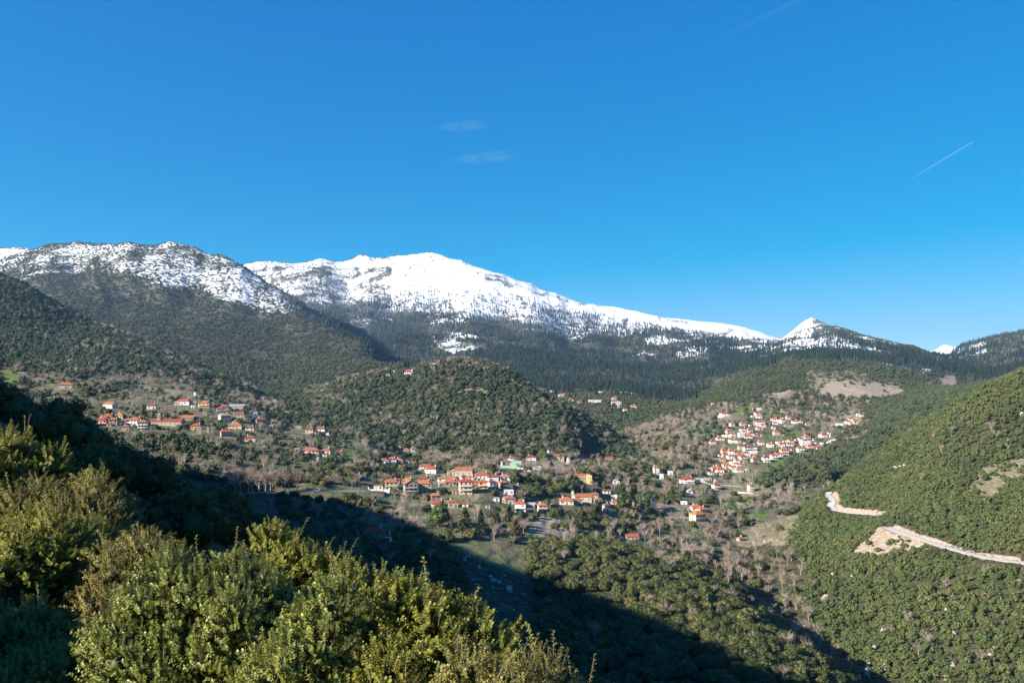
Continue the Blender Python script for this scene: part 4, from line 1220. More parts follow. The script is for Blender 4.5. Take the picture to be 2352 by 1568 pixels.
leaf_material('hill_leaf', [(0.12, (0.036, 0.053, 0.022)), (0.40, (0.064, 0.084, 0.032)), (0.70, (0.094, 0.108, 0.044)), (0.92, (0.138, 0.127, 0.079))])
leaf_material('scrub_leaf', [(0.12, (0.041, 0.048, 0.022)), (0.45, (0.067, 0.077, 0.031)), (0.75, (0.094, 0.096, 0.043)), (0.92, (0.125, 0.110, 0.062))])
leaf_material('fir_leaf', [(0.10, (0.020, 0.038, 0.029)), (0.50, (0.032, 0.055, 0.036)), (0.80, (0.049, 0.072, 0.048)), (0.97, (0.093, 0.072, 0.054))], transl=0.1, world_scale=0.007, frost=True)
leaf_material('bright_leaf', [(0.10, (0.055, 0.085, 0.018)), (0.6, (0.080, 0.120, 0.024)), (0.9, (0.10, 0.13, 0.03))])
leaf_material('bare_bark', [(0.10, (0.224, 0.165, 0.134)), (0.5, (0.344, 0.271, 0.221)), (0.9, (0.499, 0.411, 0.340))], 0.9, 0.1, 0)
leaf_material('pale_bark', [(0.10, (0.30, 0.27, 0.235)), (0.9, (0.46, 0.42, 0.37))], 0.9, 0.1, 0)
leaf_material('bark', [(0.10, (0.07, 0.052, 0.038)), (0.9, (0.13, 0.10, 0.08))], 0.9, 0.1, 0)

def ico(sub):
    bm = bmesh.new()
    bmesh.ops.create_icosphere(bm, subdivisions=sub, radius=1.0)
    V = np.array([v.co[:] for v in bm.verts])
    Fq = np.array([[v.index for v in f.verts] for f in bm.faces])
    bm.free()
    return V, Fq
ICO1, ICO2 = ico(1), ico(2)
def quads_at(P, Nn, size, rg, ar=0.6):
    """one slightly folded leaf spray at each point"""
    n_ = len(P)
    t = rg.normal(size=(n_, 3))
    t -= (t * Nn).sum(1)[:, None] * Nn
    t /= np.linalg.norm(t, axis=1)[:, None] + 1e-9
    b = np.cross(Nn, t)
    s = size * rg.uniform(0.6, 1.4, n_)[:, None]
    up = Nn * s * 0.25
    V = np.stack([P - t * s, P - b * s * ar + up, P + t * s, P + b * s * ar + up], 1).reshape(-1, 3)
    k = np.arange(n_)[:, None] * 4
    Fq = np.concatenate([k + np.array([[0, 1, 2]]), k + np.array([[0, 2, 3]])])
    return V, Fq
def join(parts_):
    V, Fq, o = [], [], 0
    for v, f in parts_:
        V.append(np.asarray(v, float))
        Fq.append(np.asarray(f) + o)
        o += len(v)
    return np.concatenate(V), np.concatenate(Fq)
def tri_mesh(name, V, Fq, mats, idx=None, smooth=False):
    me = bpy.data.meshes.new(name)
    V = np.asarray(V, np.float32)
    Fq = np.asarray(Fq, np.int32)
    me.vertices.add(len(V))
    me.vertices.foreach_set('co', V.ravel())
    me.loops.add(Fq.size)
    me.loops.foreach_set('vertex_index', Fq.ravel())
    me.polygons.add(len(Fq))
    me.polygons.foreach_set('loop_start', np.arange(0, Fq.size, 3, dtype=np.int32))
    me.polygons.foreach_set('loop_total', np.full(len(Fq), 3, np.int32))
    if smooth:
        me.polygons.foreach_set('use_smooth', np.ones(len(Fq), bool))
    for mm in (mats if isinstance(mats, (list, tuple)) else [mats]):
        me.materials.append(MATS[mm])
    if idx is not None:
        me.polygons.foreach_set('material_index', np.asarray(idx, np.int32))
    me.update()
    return me
def stick(a, b, r0, r1, n_=3):
    a, b = np.array(a, float), np.array(b, float)
    d = b - a
    d /= np.linalg.norm(d) + 1e-9
    h = np.array([1.0, 0, 0]) if abs(d[2]) > 0.9 else np.array([0, 0, 1.0])
    u = np.cross(d, h)
    u /= np.linalg.norm(u)
    w = np.cross(d, u)
    an = np.arange(n_) * 2 * math.pi / n_
    o = np.cos(an)[:, None] * u + np.sin(an)[:, None] * w
    V = np.concatenate([a + o * r0, b + o * r1])
    k = np.arange(n_)
    k2 = (k + 1) % n_
    return V, np.concatenate([np.stack([k, k2, k + n_], 1), np.stack([k2, k2 + n_, k + n_], 1)])

def crown(seed, lobes, per, q, core=ICO1, flat=0.85, lob_r=(0.34, 0.52)):
    """unit crown (radius about 1, standing on z = 0): lobes of leaf sprays round dark cores"""
    rg = np.random.default_rng(seed)
    parts_ = []
    for k in range(lobes):
        th = 2 * math.pi * (k * 0.381966 + rg.uniform(-0.1, 0.1))
        zz = 1 - 1.55 * (k + 0.5) / lobes
        rr = math.sqrt(max(0, 1 - zz * zz)) * 0.66 * rg.uniform(0.75, 1.15)
        c = np.array([rr * math.cos(th), rr * math.sin(th), (zz * 0.62 + 0.78) * flat * rg.uniform(0.85, 1.12)])
        lr = rg.uniform(*lob_r)
        V = core[0] * lr * rg.uniform(0.72, 1.0, (len(core[0]), 1)) * np.array([1, 1, 0.85]) + c
        parts_.append((V, core[1]))
        if per:
            nn = rg.normal(size=(per, 3))
            nn[:, 2] = nn[:, 2] * 0.8 + 0.25
            nn /= np.linalg.norm(nn, axis=1)[:, None]
            P = c + nn * lr * rg.uniform(0.85, 1.16, (per, 1)) * np.array([1, 1, 0.9])
            nt = nn + rg.normal(size=(per, 3)) * 0.55
            nt /= np.linalg.norm(nt, axis=1)[:, None]
            parts_.append(quads_at(P, nt, q, rg))
    return join(parts_)
def oak_trunk(seed):
    rg = np.random.default_rng(seed)
    ps = [stick((0, 0, -0.35), (0.04, 0.02, 0.5), 0.09, 0.06, 6)]
    for k in range(4):
        a = rg.uniform(0, 6.28)
        ps.append(stick((0.04, 0.02, 0.45), (0.5 * math.cos(a), 0.5 * math.sin(a), 0.95), 0.05, 0.02, 4))
    return join(ps)
def fir(seed, tiers=8):
    """unit fir, height 1, radius about 0.2"""
    rg = np.random.default_rng(seed)
    ps = [stick((0, 0, -0.06), (0, 0, 0.95), 0.016, 0.004, 4)]
    for k in range(tiers):
        f = k / (tiers - 1)
        z = 0.10 + 0.84 * f
        r = 0.20 * (1 - f) ** 0.8 + 0.02
        n_ = 11
        an = np.arange(n_) * 2 * math.pi / n_ + rg.uniform(0, 6)
        rad = r * np.where(np.arange(n_) % 2 == 0, 1.0, 0.62) * rg.uniform(0.75, 1.15, n_)
        edge = np.stack([np.cos(an) * rad, np.sin(an) * rad, z - 0.055 - 0.05 * rad / 0.2 + rg.uniform(-0.012, 0.012, n_)], 1)
        V = np.concatenate([[[0, 0, z + 0.075]], edge, [[0, 0, z - 0.01]]])
        kk = np.arange(n_)
        k2 = (kk + 1) % n_
        ps.append((V, np.concatenate([np.stack([np.zeros(n_, int), kk + 1, k2 + 1], 1), np.stack([np.full(n_, n_ + 1), k2 + 1, kk + 1], 1)])))
    return join(ps)
def bare(seed, twigs=5, egg=1.0, thick=1.0):
    """leafless tree, height 1: returns (trunk and limbs, fine twigs)"""
    rg = np.random.default_rng(seed)
    tr, tw = [], []
    top = np.array([rg.uniform(-0.04, 0.04), rg.uniform(-0.04, 0.04), 0.62])
    tr.append(stick((0, 0, -0.05), top * 0.5, 0.022 * thick, 0.017 * thick, 6))
    tr.append(stick(top * 0.5, top, 0.017 * thick, 0.009 * thick, 5))
    for i in range(10):
        f = rg.uniform(0.35, 1.0)
        a = 2.4 * i + rg.uniform(-0.4, 0.4)
        s = top * f
        ln = rg.uniform(0.26, 0.40) * (1.15 - 0.4 * f)
        e = s + np.array([math.cos(a) * ln * 0.75 * egg, math.sin(a) * ln * 0.75 * egg, ln * rg.uniform(0.65, 1.1)])
        tr.append(stick(s, e, 0.009 * thick, 0.005 * thick, 4))
        for j in range(5):
            t = rg.uniform(0.35, 1.0)
            s2 = s + (e - s) * t
            dv = (e - s) * 0.5 + rg.normal(size=3) * 0.10 + np.array([0, 0, 0.05])
            e2 = s2 + dv * rg.uniform(0.6, 1.1)
            tw.append(stick(s2, e2, 0.0042 * thick, 0.0026 * thick, 3))
            for k in range(twigs):
                t2 = rg.uniform(0.25, 1.0)
                s3 = s2 + (e2 - s2) * t2
                e3 = s3 + dv * 0.35 + rg.normal(size=3) * 0.055 + np.array([0, 0, 0.025])
                tw.append(stick(s3, e3, 0.0026 * thick, 0.0015 * thick, 3))
    return join(tr), join(tw)

PROTO = {}
def proto(kind, meshes):
    PROTO[kind] = []
    for k, me in enumerate(meshes):
        o = bpy.data.objects.new('plant_' + kind, me)
        PROTO[kind].append(o)
OAK_HI = [crown(100 + k, 17 + k % 4, 46, 0.105) for k in range(6)]
OAK_TR = [oak_trunk(140 + k) for k in range(6)]
def with_trunk(c, t, leaf):
    V, Fq = join([c, t])
    return tri_mesh('tree', V, Fq, [leaf, 'bark'], [0] * len(c[1]) + [1] * len(t[1]))
proto('near_oak', [tri_mesh('tree', *crown(170 + k, 34, 170, 0.045, lob_r=(0.2, 0.34)), 'oak_leaf') for k in range(3)])
proto('oak', [with_trunk(c, t, 'oak_leaf') for c, t in zip(OAK_HI, OAK_TR)])
MAQ = [crown(200 + k, 11 + k % 4, 22, 0.12, flat=0.75, lob_r=(0.20, 0.48)) for k in range(8)]
proto('maquis', [tri_mesh('bush', *c, 'maquis_leaf') for c in MAQ])
proto('hill_oak', [tri_mesh('tree', *c, 'hill_leaf') for c in [crown(240 + k, 11 + k % 4, 18, 0.13, flat=0.9, lob_r=(0.22, 0.50)) for k in range(8)]])
proto('scrub', [tri_mesh('bush', *crown(280 + k, 6, 5, 0.2, flat=0.6), 'scrub_leaf') for k in range(5)])
FIRS = [fir(300 + k, 7 + k % 3) for k in range(5)]
proto('fir', [tri_mesh('tree', *c, 'fir_leaf') for c in FIRS])
BARES = [bare(400 + k, 5, 0.8 + 0.1 * k, 1.15) for k in range(5)]
def bare_mesh(b, m1='bare_bark', m2='bare_bark'):
    V, Fq = join(b)
    return tri_mesh('tree', V, Fq, [m1, m2], [0] * len(b[0][1]) + [1] * len(b[1][1]))
proto('bare', [bare_mesh(b) for b in BARES])

# ------------------------------------------------------------------ plants: where they grow
CELL = np.abs((RR[1:] - RR[:-1])[None] * 0.5 * (RR[1:] + RR[:-1])[None] * np.abs(np.diff(np.concatenate([AZ, [R(317)]])))[:, None])
inview = (np.abs(_DX - 1176) < 1176 + 90) & (GY > 20)
def Z(P, a, b, jit=10):
    return region(P, a, b, jit)
NH = near_hill(GX, GY)
Z_NEAR = (np.abs(GZ - NH) < 4.0) & (GY < 470) & (np.hypot(GX, GY) > 25) & (GX > -330) & (GX < 260)
Z_FIR = Z([(520, 625), (600, 655), (720, 695), (820, 700), (900, 668), (1000, 668), (1150, 668), (1300, 708), (1500, 748), (1700, 778), (1790, 792), (1850, 765), (1900, 752), (1990, 783), (2135, 815), (2200, 790), (2352, 760), (2420, 735), (2420, 850), (2200, 895), (2150, 870), (2000, 838), (1900, 832), (1800, 832), (1700, 852), (1620, 905), (1560, 925), (1400, 905), (1250, 905), (1150, 850), (950, 850), (850, 800), (700, 730)], 1480, 5200, 14)
Z_SPUR = Z([(-200, 540), (0, 622), (120, 680), (330, 780), (560, 875), (640, 940), (500, 905), (350, 875), (200, 858), (0, 838), (-200, 838)], 950, 1700)
Z_HILL = Z([(740, 1010), (700, 900), (800, 856), (1060, 812), (1200, 858), (1405, 985), (1412, 1015), (1330, 1040), (1300, 1056), (1050, 1048), (900, 1030)], 850, 1330)
Z_RFAR = Z([(1990, 930), (2180, 878), (2400, 830), (2400, 870), (2000, 1060), (1920, 1100), (1760, 1118), (1800, 1062), (1900, 1022)], 850, 1900)
Z_QH = Z([(1560, 935), (1640, 885), (1800, 826), (2000, 830), (2150, 866), (2185, 905), (1990, 935), (1900, 935), (1700, 935)], 1250, 2400)
Z_RIGHT = Z([(1905, 1118), (1990, 1040), (2120, 955), (2352, 835), (2700, 600), (2700, 1800), (1960, 1800), (1995, 1568), (1885, 1480), (1835, 1385), (1850, 1300), (1800, 1250), (1850, 1150)], 330, 870, 8)
Z_OAK = Z([(1205, 1265), (1290, 1240), (1400, 1250), (1560, 1290), (1680, 1335), (1760, 1420), (1860, 1500), (1950, 1568), (2020, 1800), (1100, 1800), (1180, 1500), (1230, 1400)], 200, 620, 8)
Z_GORGE = Z([(1420, 1000), (1540, 960), (1640, 1050), (1620, 1130), (1700, 1185), (1830, 1235), (1860, 1290), (1835, 1350), (1900, 1430), (1990, 1560), (1960, 1568), (1760, 1420), (1690, 1332), (1600, 1290), (1400, 1232), (1440, 1180), (1500, 1185), (1560, 1130), (1500, 1060)], 420, 1400)
Z_LV = Z([(-50, 838), (420, 870), (640, 930), (760, 1000), (900, 1028), (900, 1110), (560, 1145), (330, 1055), (200, 960), (-50, 900)], 500, 1150)
Z_CV = Z([(560, 1140), (900, 1028), (1300, 1045), (1450, 1030), (1560, 1130), (1500, 1185), (1350, 1260), (1210, 1255), (1000, 1240), (700, 1210)], 470, 960)
Z_RV = Z([(1520, 960), (1640, 890), (1990, 925), (1990, 1000), (1900, 1030), (1790, 1062), (1740, 1112), (1640, 1132), (1540, 1100), (1600, 1040)], 830, 1450)
Z_LF = Z([(1560, 1130), (1700, 1118), (1800, 1128), (1905, 1118), (1850, 1180), (1800, 1235), (1700, 1190), (1600, 1210)], 600, 900)
Z_SHADE = Z([(700, 1200), (1000, 1235), (1060, 1300), (1100, 1420), (1200, 1568), (700, 1568)], 300, 620)
cl1 = fbm(GX / 55, GY / 55, 4, 301)
cl3 = fbm(GX / 160, GY / 160, 4, 311)
cl2 = fbm(GX / 38, GY / 38, 4, 307)
D = {k: np.zeros(GX.shape) for k in ('oak', 'near_oak', 'maquis', 'hill_oak', 'scrub', 'fir', 'bare')}
back_r = np.hypot(GX, GY)
base = (back_r > 300) & (GY > 0)
D['scrub'][base & (GY > 1250)] = 0.012
D['hill_oak'][base & (GY < 1500) & (GY > 700)] = 0.018
D['scrub'] = np.where(base & (GY > 1500) & (GY < 3400) & (_DX < 970), np.where(SNOW > 0.5, 0.0045, 0.014) * np.clip(1 + 1.2 * cl1, 0.2, 2), D['scrub'])
D['scrub'] = np.where((GY > 3300), np.where(SNOW > 0.75, 0.0003, 0.002) * (_DX < 1000), D['scrub'])
def setz(mask, **kw):
    for k in D:
        D[k][mask] = 0
    for k, v in kw.items():
        D[k][mask] = (v if np.isscalar(v) else v[mask])
_fd = (line - _DY)
setz(Z_FIR, fir=0.0125 * (1 - sstep(0, 92, _fd + 40 * cl3)) * (0.28 + 0.72 * sstep(-0.22, 0.12, cl3)) * np.where(_patch, 0.03, 1) * np.where((_DX > 1795) & (_DX < 1862) & (_DY < 800), 0.22, 1) * np.where((_DX > 1866) & (_DX < 2000) & (_DY < 800), 1.6, 1), scrub=0.0015)
setz(Z_QH, hill_oak=0.012 * np.clip(1 + 1.6 * cl1, 0.05, 2), scrub=0.006)
setz(Z_SPUR, hill_oak=0.046, bare=0.004 * (cl2 > 0.1))
setz(Z_RFAR, hill_oak=0.045)
setz(Z_LV, hill_oak=0.0135 * np.clip(1 + 2.0 * cl2, 0.1, 2.4), bare=0.0050 * np.clip(1 - 2.0 * cl2, 0.1, 2.4))
setz(Z_HILL, hill_oak=0.062, bare=0.0026 * np.clip(1 + 3 * cl1, 0, 3))
setz(Z_CV, oak=0.0072 * np.clip(1 + 2.4 * cl2, 0.05, 2.6), bare=0.0064 * np.clip(1 - 1.8 * cl2, 0.15, 2.2))
setz(Z_RV, hill_oak=0.0058 * np.clip(1 + 2.2 * cl2, 0.1, 2.4), bare=0.0040 * np.clip(1 - 2 * cl2, 0.1, 2.2))
setz(Z_LF, oak=0.0035 * np.clip(1 + 2.2 * cl2, 0.1, 2.4), bare=0.007 * np.clip(1 - 2 * cl2, 0.1, 2.2))
setz(Z_GORGE, bare=0.0115 * np.clip(1 - 0.8 * cl2, 0.3, 2), oak=0.0048)
setz(Z_RIGHT, maquis=0.175, bare=0.0008 * (cl1 > 0.05))
setz(Z_OAK, oak=0.030, bare=0.0012)
setz(Z_SHADE, oak=0.010, bare=0.004, maquis=0.06)
setz(Z_NEAR & ~Z_OAK, oak=0.024 * (back_r > 170), near_oak=np.where(back_r < 60, 0.05, 0.024) * (back_r <= 170) * (back_r > np.where(GX < -0.30 * GY, 27, 45)) * ((GX > -0.58 * GY) | (back_r > 75)))
clear = np.where(Z_DUSK, 0.5, 1.0) * np.clip(np.maximum(EARTH, np.maximum(DRY * 0.86, GRASS * 0.9)), 0, 1) * sstep(-0.45, -0.05, ROCKN + 0.25 * (EARTH > 0.6) * (GY > 1000) + 0.3 * (GRASS > 0.5) + 0.3 * (_DX > 2180) * (GY < 900))
thin = (1 - clear) * sstep(4.0, 9, ROAD_D) * sstep(0.5, 3.5, HOUSE_D)
for k in D:
    D[k] *= np.where(inview | Z_NEAR, thin, 0)

SIZE = {'oak': (2.7, 4.6), 'near_oak': (1.5, 2.9), 'maquis': (0.8, 3.9), 'hill_oak': (1.9, 4.6), 'scrub': (2.4, 4.6), 'fir': (7, 22), 'bare': (5.0, 10.5)}
PL = {}
for kind in D:
    lam = D[kind][:, :-1] * CELL
    cnt = rng.poisson(np.clip(lam, 0, 40))
    ia, ir = np.nonzero(cnt)
    rep = np.repeat(np.arange(len(ia)), cnt[ia, ir])
    ia, ir = ia[rep], ir[rep]
    AZe = np.concatenate([AZ, [R(317)]])
    a = AZe[ia] + (AZe[ia + 1] - AZe[ia]) * rng.uniform(0, 1, len(ia))
    r = RR[ir] + (RR[ir + 1] - RR[ir]) * rng.uniform(0, 1, len(ia))
    x, y = r * np.sin(a), r * np.cos(a)
    z = sample(GZ, x, y)
    lo, hi = SIZE[kind]
    s = lo + (hi - lo) * (rng.beta(1.1, 2.6, len(x)) if kind in ('maquis', 'hill_oak') else rng.beta(1.5, 2.2, len(x)))
    e = rng.uniform(0.78, 1.30, (len(x), 2))
    if kind in ('fir', 'bare'):
        e[:, 1] = e[:, 0]
    sv = np.column_stack([s * e[:, 0], s * e[:, 1], s * rng.uniform(0.75, 1.2, len(x))])
    vis = VIS[ia, ir]
    PL[kind] = dict(p=np.stack([x, y, z], 1), s=s, sv=sv, rot=rng.uniform(0, 6.283, len(x)), var=rng.integers(0, len(PROTO[kind]), len(x)), vis=vis)
# road verges are kept low: nothing tall stands between the viewpoint and the carriageway
RP = np.concatenate([Q for _, _, _, Q in ROADW[:4]])
RU, RV_, RY = UC + F * RP[:, 0] / RP[:, 1], VH - F * RP[:, 2] / RP[:, 1], RP[:, 1]
for kind in ('maquis', 'bare', 'oak', 'hill_oak'):
    q = PL[kind]
    p, s = q['p'], q['s']
    y = np.maximum(p[:, 1], 1)
    u = UC + F * p[:, 0] / y
    hh = s * (1.0 if kind == 'bare' else 1.35)
    v0 = VH - F * (p[:, 2] + hh) / y
    du = F * s * (0.3 if kind == 'bare' else 0.9) / y
    keep = np.ones(len(p), bool)
    for a, b, c in zip(RU, RV_, RY):
        keep &= ~((np.abs(u - a) < du + 1) & (v0 < b + 0.5) & (y < c + 2) & (y > c - 60))
    for k in q:
        q[k] = q[k][keep]
# gardens: nothing grows right in front of a house
BP = np.array(BOXES_PX)
for kind in ('oak', 'hill_oak', 'bare'):
    q = PL[kind]
    p, s = q['p'], q['s']
    hh = s * (1.0 if kind == 'bare' else 1.6)
    ww = s * (0.28 if kind == 'bare' else 1.0)
    y = np.maximum(p[:, 1], 1)
    u = UC + F * p[:, 0] / y
    v0, v1 = VH - F * (p[:, 2] + hh) / y, VH - F * p[:, 2] / y
    du = F * ww / y
    keep = np.ones(len(p), bool)
    for (a, b, c, d_, yh) in BP:
        hit = (u + du > a) & (u - du < b) & (v1 > c + 0.25 * (d_ - c)) & (v0 < d_ - 0.25 * (d_ - c)) & (y < yh + 3) & (y > yh - 150)
        keep &= ~(hit & (rng.uniform(0, 1, len(p)) < 0.97))
    for k in q:
        q[k] = q[k][keep]
print('plants', {k: len(v['s']) for k, v in PL.items()}, round(time.time() - T0, 1))

# ------------------------------------------------------------------ plants: the 300 that show largest of each kind singly, the rest as one cover
def instancer(name, kind, sel, label=None):
    q = PL[kind]
    me = bpy.data.meshes.new(name)
    P = q['p'][sel].astype(np.float32)
    me.vertices.add(len(P))
    me.vertices.foreach_set('co', P.ravel())
    at = me.attributes.new('plant_size', 'FLOAT_VECTOR', 'POINT')
    at.data.foreach_set('vector', q['sv'][sel].astype(np.float32).ravel())
    for nm, typ, arr in (('plant_turn', 'FLOAT', q['rot'][sel]), ('plant_kind', 'INT', q['var'][sel])):
        at = me.attributes.new(nm, typ, 'POINT')
        at.data.foreach_set('value', np.ascontiguousarray(arr, np.float32 if typ == 'FLOAT' else np.int32))
    o = link(name, me)
    o['kind'] = 'stuff'
    if label:
        o['label'] = label
    ng = bpy.data.node_groups.new(name + '_nodes', 'GeometryNodeTree')
    ng.interface.new_socket('Geometry', in_out='INPUT', socket_type='NodeSocketGeometry')
    ng.interface.new_socket('Geometry', in_out='OUTPUT', socket_type='NodeSocketGeometry')
    N, L = ng.nodes, ng.links
    gi, go = N.new('NodeGroupInput'), N.new('NodeGroupOutput')
    iop = N.new('GeometryNodeInstanceOnPoints')
    jn = N.new('GeometryNodeJoinGeometry')
    for po in PROTO[kind]:
        oi = N.new('GeometryNodeObjectInfo')
        oi.inputs['Object'].default_value = po
        oi.inputs['As Instance'].default_value = True
        L.new(oi.outputs['Geometry'], jn.inputs[0])
    def na(nm, t):
        a = N.new('GeometryNodeInputNamedAttribute')
        a.data_type = t
        a.inputs['Name'].default_value = nm
        return a.outputs[0]
    L.new(gi.outputs[0], iop.inputs['Points'])
    L.new(jn.outputs[0], iop.inputs['Instance'])
    iop.inputs['Pick Instance'].default_value = True
    L.new(na('plant_kind', 'INT'), iop.inputs['Instance Index'])
    cx = N.new('ShaderNodeCombineXYZ')
    L.new(na('plant_turn', 'FLOAT'), cx.inputs['Z'])
    L.new(cx.outputs[0], iop.inputs['Rotation'])
    L.new(na('plant_size', 'FLOAT_VECTOR'), iop.inputs['Scale'])
    L.new(iop.outputs[0], go.inputs[0])
    md = o.modifiers.new('plants', 'NODES')
    md.node_group = ng
    return o
def largest(kind, n_, ymin=0):
    q = PL[kind]
    y = np.maximum(q['p'][:, 1], 1)
    u = UC + F * q['p'][:, 0] / y
    v = VH - F * q['p'][:, 2] / y
    score = q['s'] / y * (q['vis'] & (u > 0) & (u < 1024) & (v < 690) & (y > ymin))
    # hidden behind the bushes near the camera
    score = np.where((v > 600) & (u < 560), 0, score)
    score = np.where((v > 470 + 0.45 * np.abs(u - 270)) & (u < 540) & (y < 450), score * 0.2, score)
    score = np.where((u < 500) & (y < 430), score * 0.25, score)
    order = np.argsort(-score)[:n_]
    return order[score[order] > 0]
SINGLE = {'oak': ('evergreen_oak', 'tree', 300), 'maquis': ('maquis_bush', 'bush', 300), 'bare': ('bare_tree', 'tree', 300), 'fir': ('fir_tree', 'tree', 300), 'hill_oak': ('evergreen_oak', 'tree', 0)}
crown_me = [tri_mesh('crown', *c, 'oak_leaf') for c in OAK_HI]
trunk_me = [tri_mesh('trunk', *t, 'bark') for t in OAK_TR]
limb_me = [tri_mesh('trunk', *b[0], 'bare_bark') for b in BARES]
twig_me = [tri_mesh('crown', *b[1], 'bare_bark') for b in BARES]
def put(name, me, p, s, rot, parent=None):
    o = bpy.data.objects.new(name, me)
    COL.objects.link(o)
    if parent is None:
        o.location = p
        o.rotation_euler = (0, 0, rot)
        o.scale = s
    else:
        o.parent = parent
    return o
def where(kind, p):
    x, y, z = p
    u = (UC + F * x / y) / K
    if kind == 'oak':
        if y < 620 and 1150 < u:
            return ('round evergreen oak crowded on the sunlit slope above the gorge', 'evergreen oaks on the slope above the gorge')
        if u < 1150 and y < 480:
            return ('evergreen oak in deep shade on the hill below the big bushes', 'evergreen oaks on the shaded hill')
        return ('dark evergreen oak standing among the village gardens', 'evergreen oaks in the village gardens')
    if kind == 'maquis':
        return ('rounded green maquis bush on the steep slope below the hill road', 'maquis bushes below the hill road') if VH - F * z / y > 560 else ('rounded green maquis bush on the slope above the hill road', 'maquis bushes above the hill road')
    if kind == 'bare':
        if u > 1400 and y < 1000 and z < -112:
            return ('leafless grey-brown tree in the gorge bottom', 'bare trees of the gorge')
        return ('leafless grey-brown tree between the village gardens', 'bare trees of the village gardens')
    return ('dark green fir standing in the mountain forest below the snow', 'firs of the mountain forest')
for kind, (name, cat, n_) in SINGLE.items():
    q = PL[kind]
    sel = largest(kind, n_) if n_ else np.array([], int)
    for k, i in enumerate(sel):
        p, s, rot, vv = q['p'][i], tuple(float(v) for v in q['sv'][i]), float(q['rot'][i]), int(q['var'][i])
        lab, grp = where(kind, p)
        if kind in ('oak', 'bare'):
            root = put(name, None, p, s, rot)
            put('crown', (crown_me if kind == 'oak' else twig_me)[vv], None, 1, 0, root)
            put('trunk', (trunk_me if kind == 'oak' else limb_me)[vv], None, 1, 0, root)
        else:
            root = put(name, PROTO[kind][vv].data, p, s, rot)
        tag(root, lab, cat, grp)
    rest = np.ones(len(q['s']), bool)
    rest[sel] = False
    q['rest'] = rest
STUFF = {'near_oak': ('shaded_thicket', 'dark thicket of evergreen oaks on the shaded slope under the viewpoint'), 'oak': ('oak_wood', 'evergreen oak wood covering slopes round the village'), 'maquis': ('maquis_cover', 'dense green maquis covering the hillside round the road'), 'hill_oak': ('hill_wood', 'dark evergreen wood covering the middle hills'), 'scrub': ('mountain_scrub', 'low dark scrub on the mountain slopes under the snow'), 'fir': ('fir_forest', 'dark fir forest under the snowy ridge'), 'bare': ('bare_wood', 'grey-brown leafless wood along the valley')}
for kind, (name, lab) in STUFF.items():
    q = PL[kind]
    sel = np.nonzero(q.get('rest', np.ones(len(q['s']), bool)))[0]
    instancer(name, kind, sel, lab)
print('planted', round(time.time() - T0, 1), len(bpy.data.objects))
# ------------------------------------------------------------------ single trees that stand out
def cedar(seed):
    rg = np.random.default_rng(seed)
    ps = [stick((0, 0, -0.05), (0, 0, 0.96), 0.022, 0.005, 6)]
    lf = []
    for k in range(26):
        f = k / 25
        z = 0.16 + 0.80 * f
        r = 0.30 * (1 - f) ** 0.65 + 0.02
        for j in range(6):
            a = rg.uniform(0, 6.283)
            e = np.array([math.cos(a) * r, math.sin(a) * r, z - 0.03 + rg.uniform(-0.02, 0.02)])
            s0 = np.array([0, 0, z])
            ps.append(stick(s0, e, 0.004, 0.002, 3))
            for t in np.linspace(0.3, 1.0, 7):
                P = s0 + (e - s0) * t + rg.normal(size=3) * 0.014
                lf.append((P, np.array([0, 0, 1.0]) + rg.normal(size=3) * 0.3))
    P = np.array([l[0] for l in lf])
    Nn = np.array([l[1] for l in lf])
    Nn /= np.linalg.norm(Nn, axis=1)[:, None]
    return join(ps), quads_at(P, Nn, 0.046, rg, 0.75)
def cypress(seed):
    rg = np.random.default_rng(seed)
    n_ = 900
    z = rg.beta(1.3, 1.5, n_)
    r = 0.095 * np.sin(np.pi * np.clip(z * 0.93 + 0.05, 0, 1)) ** 0.7 * rg.uniform(0.75, 1.1, n_)
    a = rg.uniform(0, 6.283, n_)
    P = np.stack([np.cos(a) * r, np.sin(a) * r, 0.03 + 0.97 * z], 1)
    Nn = np.stack([np.cos(a), np.sin(a), np.full(n_, 0.8)], 1) + rg.normal(size=(n_, 3)) * 0.3
    Nn /= np.linalg.norm(Nn, axis=1)[:, None]
    core = (ICO2[0] * np.array([0.07, 0.07, 0.47]) + np.array([0, 0, 0.5]), ICO2[1])
    return stick((0, 0, -0.05), (0, 0, 0.3), 0.02, 0.015, 5), join([core, quads_at(P, Nn, 0.03, rg, 0.5)])
def single_tree(name, c, x, y, h, trunk, cr, leaf, bark_m, label, sx=1.0, group=None):
    p = place(c, x, y)
    root = bpy.data.objects.new(name, None)
    COL.objects.link(root)
    root.location = (p[0], p[1], p[2])
    root.rotation_euler = (0, 0, (x * 0.37) % 6.28)
    root.scale = (h * sx, h * sx, h)
    link('crown', tri_mesh('crown', *cr, leaf), root)
    link('trunk', tri_mesh('trunk', *trunk, bark_m), root)
    tag(root, label, 'tree', group)
pc = lambda px, Y: px / 3.36 * Y / 3216
t_, c_ = cedar(501)
single_tree('cedar_tree', 'C', 1545, 1235, pc(355, 540), t_, c_, 'oak_leaf', 'bark', 'broad layered cedar at the shadow edge below the village centre')
t_, c_ = cedar(502)
single_tree('cedar_tree', 'C', 1760, 1240, pc(350, 540), t_, c_, 'oak_leaf', 'bark', 'narrow ragged conifer beside the broad cedar below the village', 0.7)
t_, c_ = cedar(503)
single_tree('cedar_tree', 'C', 1370, 1170, pc(200, 550), t_, c_, 'oak_leaf', 'bark', 'small slim conifer between the bright round tree and the cedar', 0.6)
t_, c_ = cedar(504)
single_tree('cedar_tree', 'C', 2230, 1260, pc(270, 540), t_, c_, 'oak_leaf', 'bark', 'dark bushy conifer below the bright green lawn', 1.1)
t_, c_ = cedar(505)
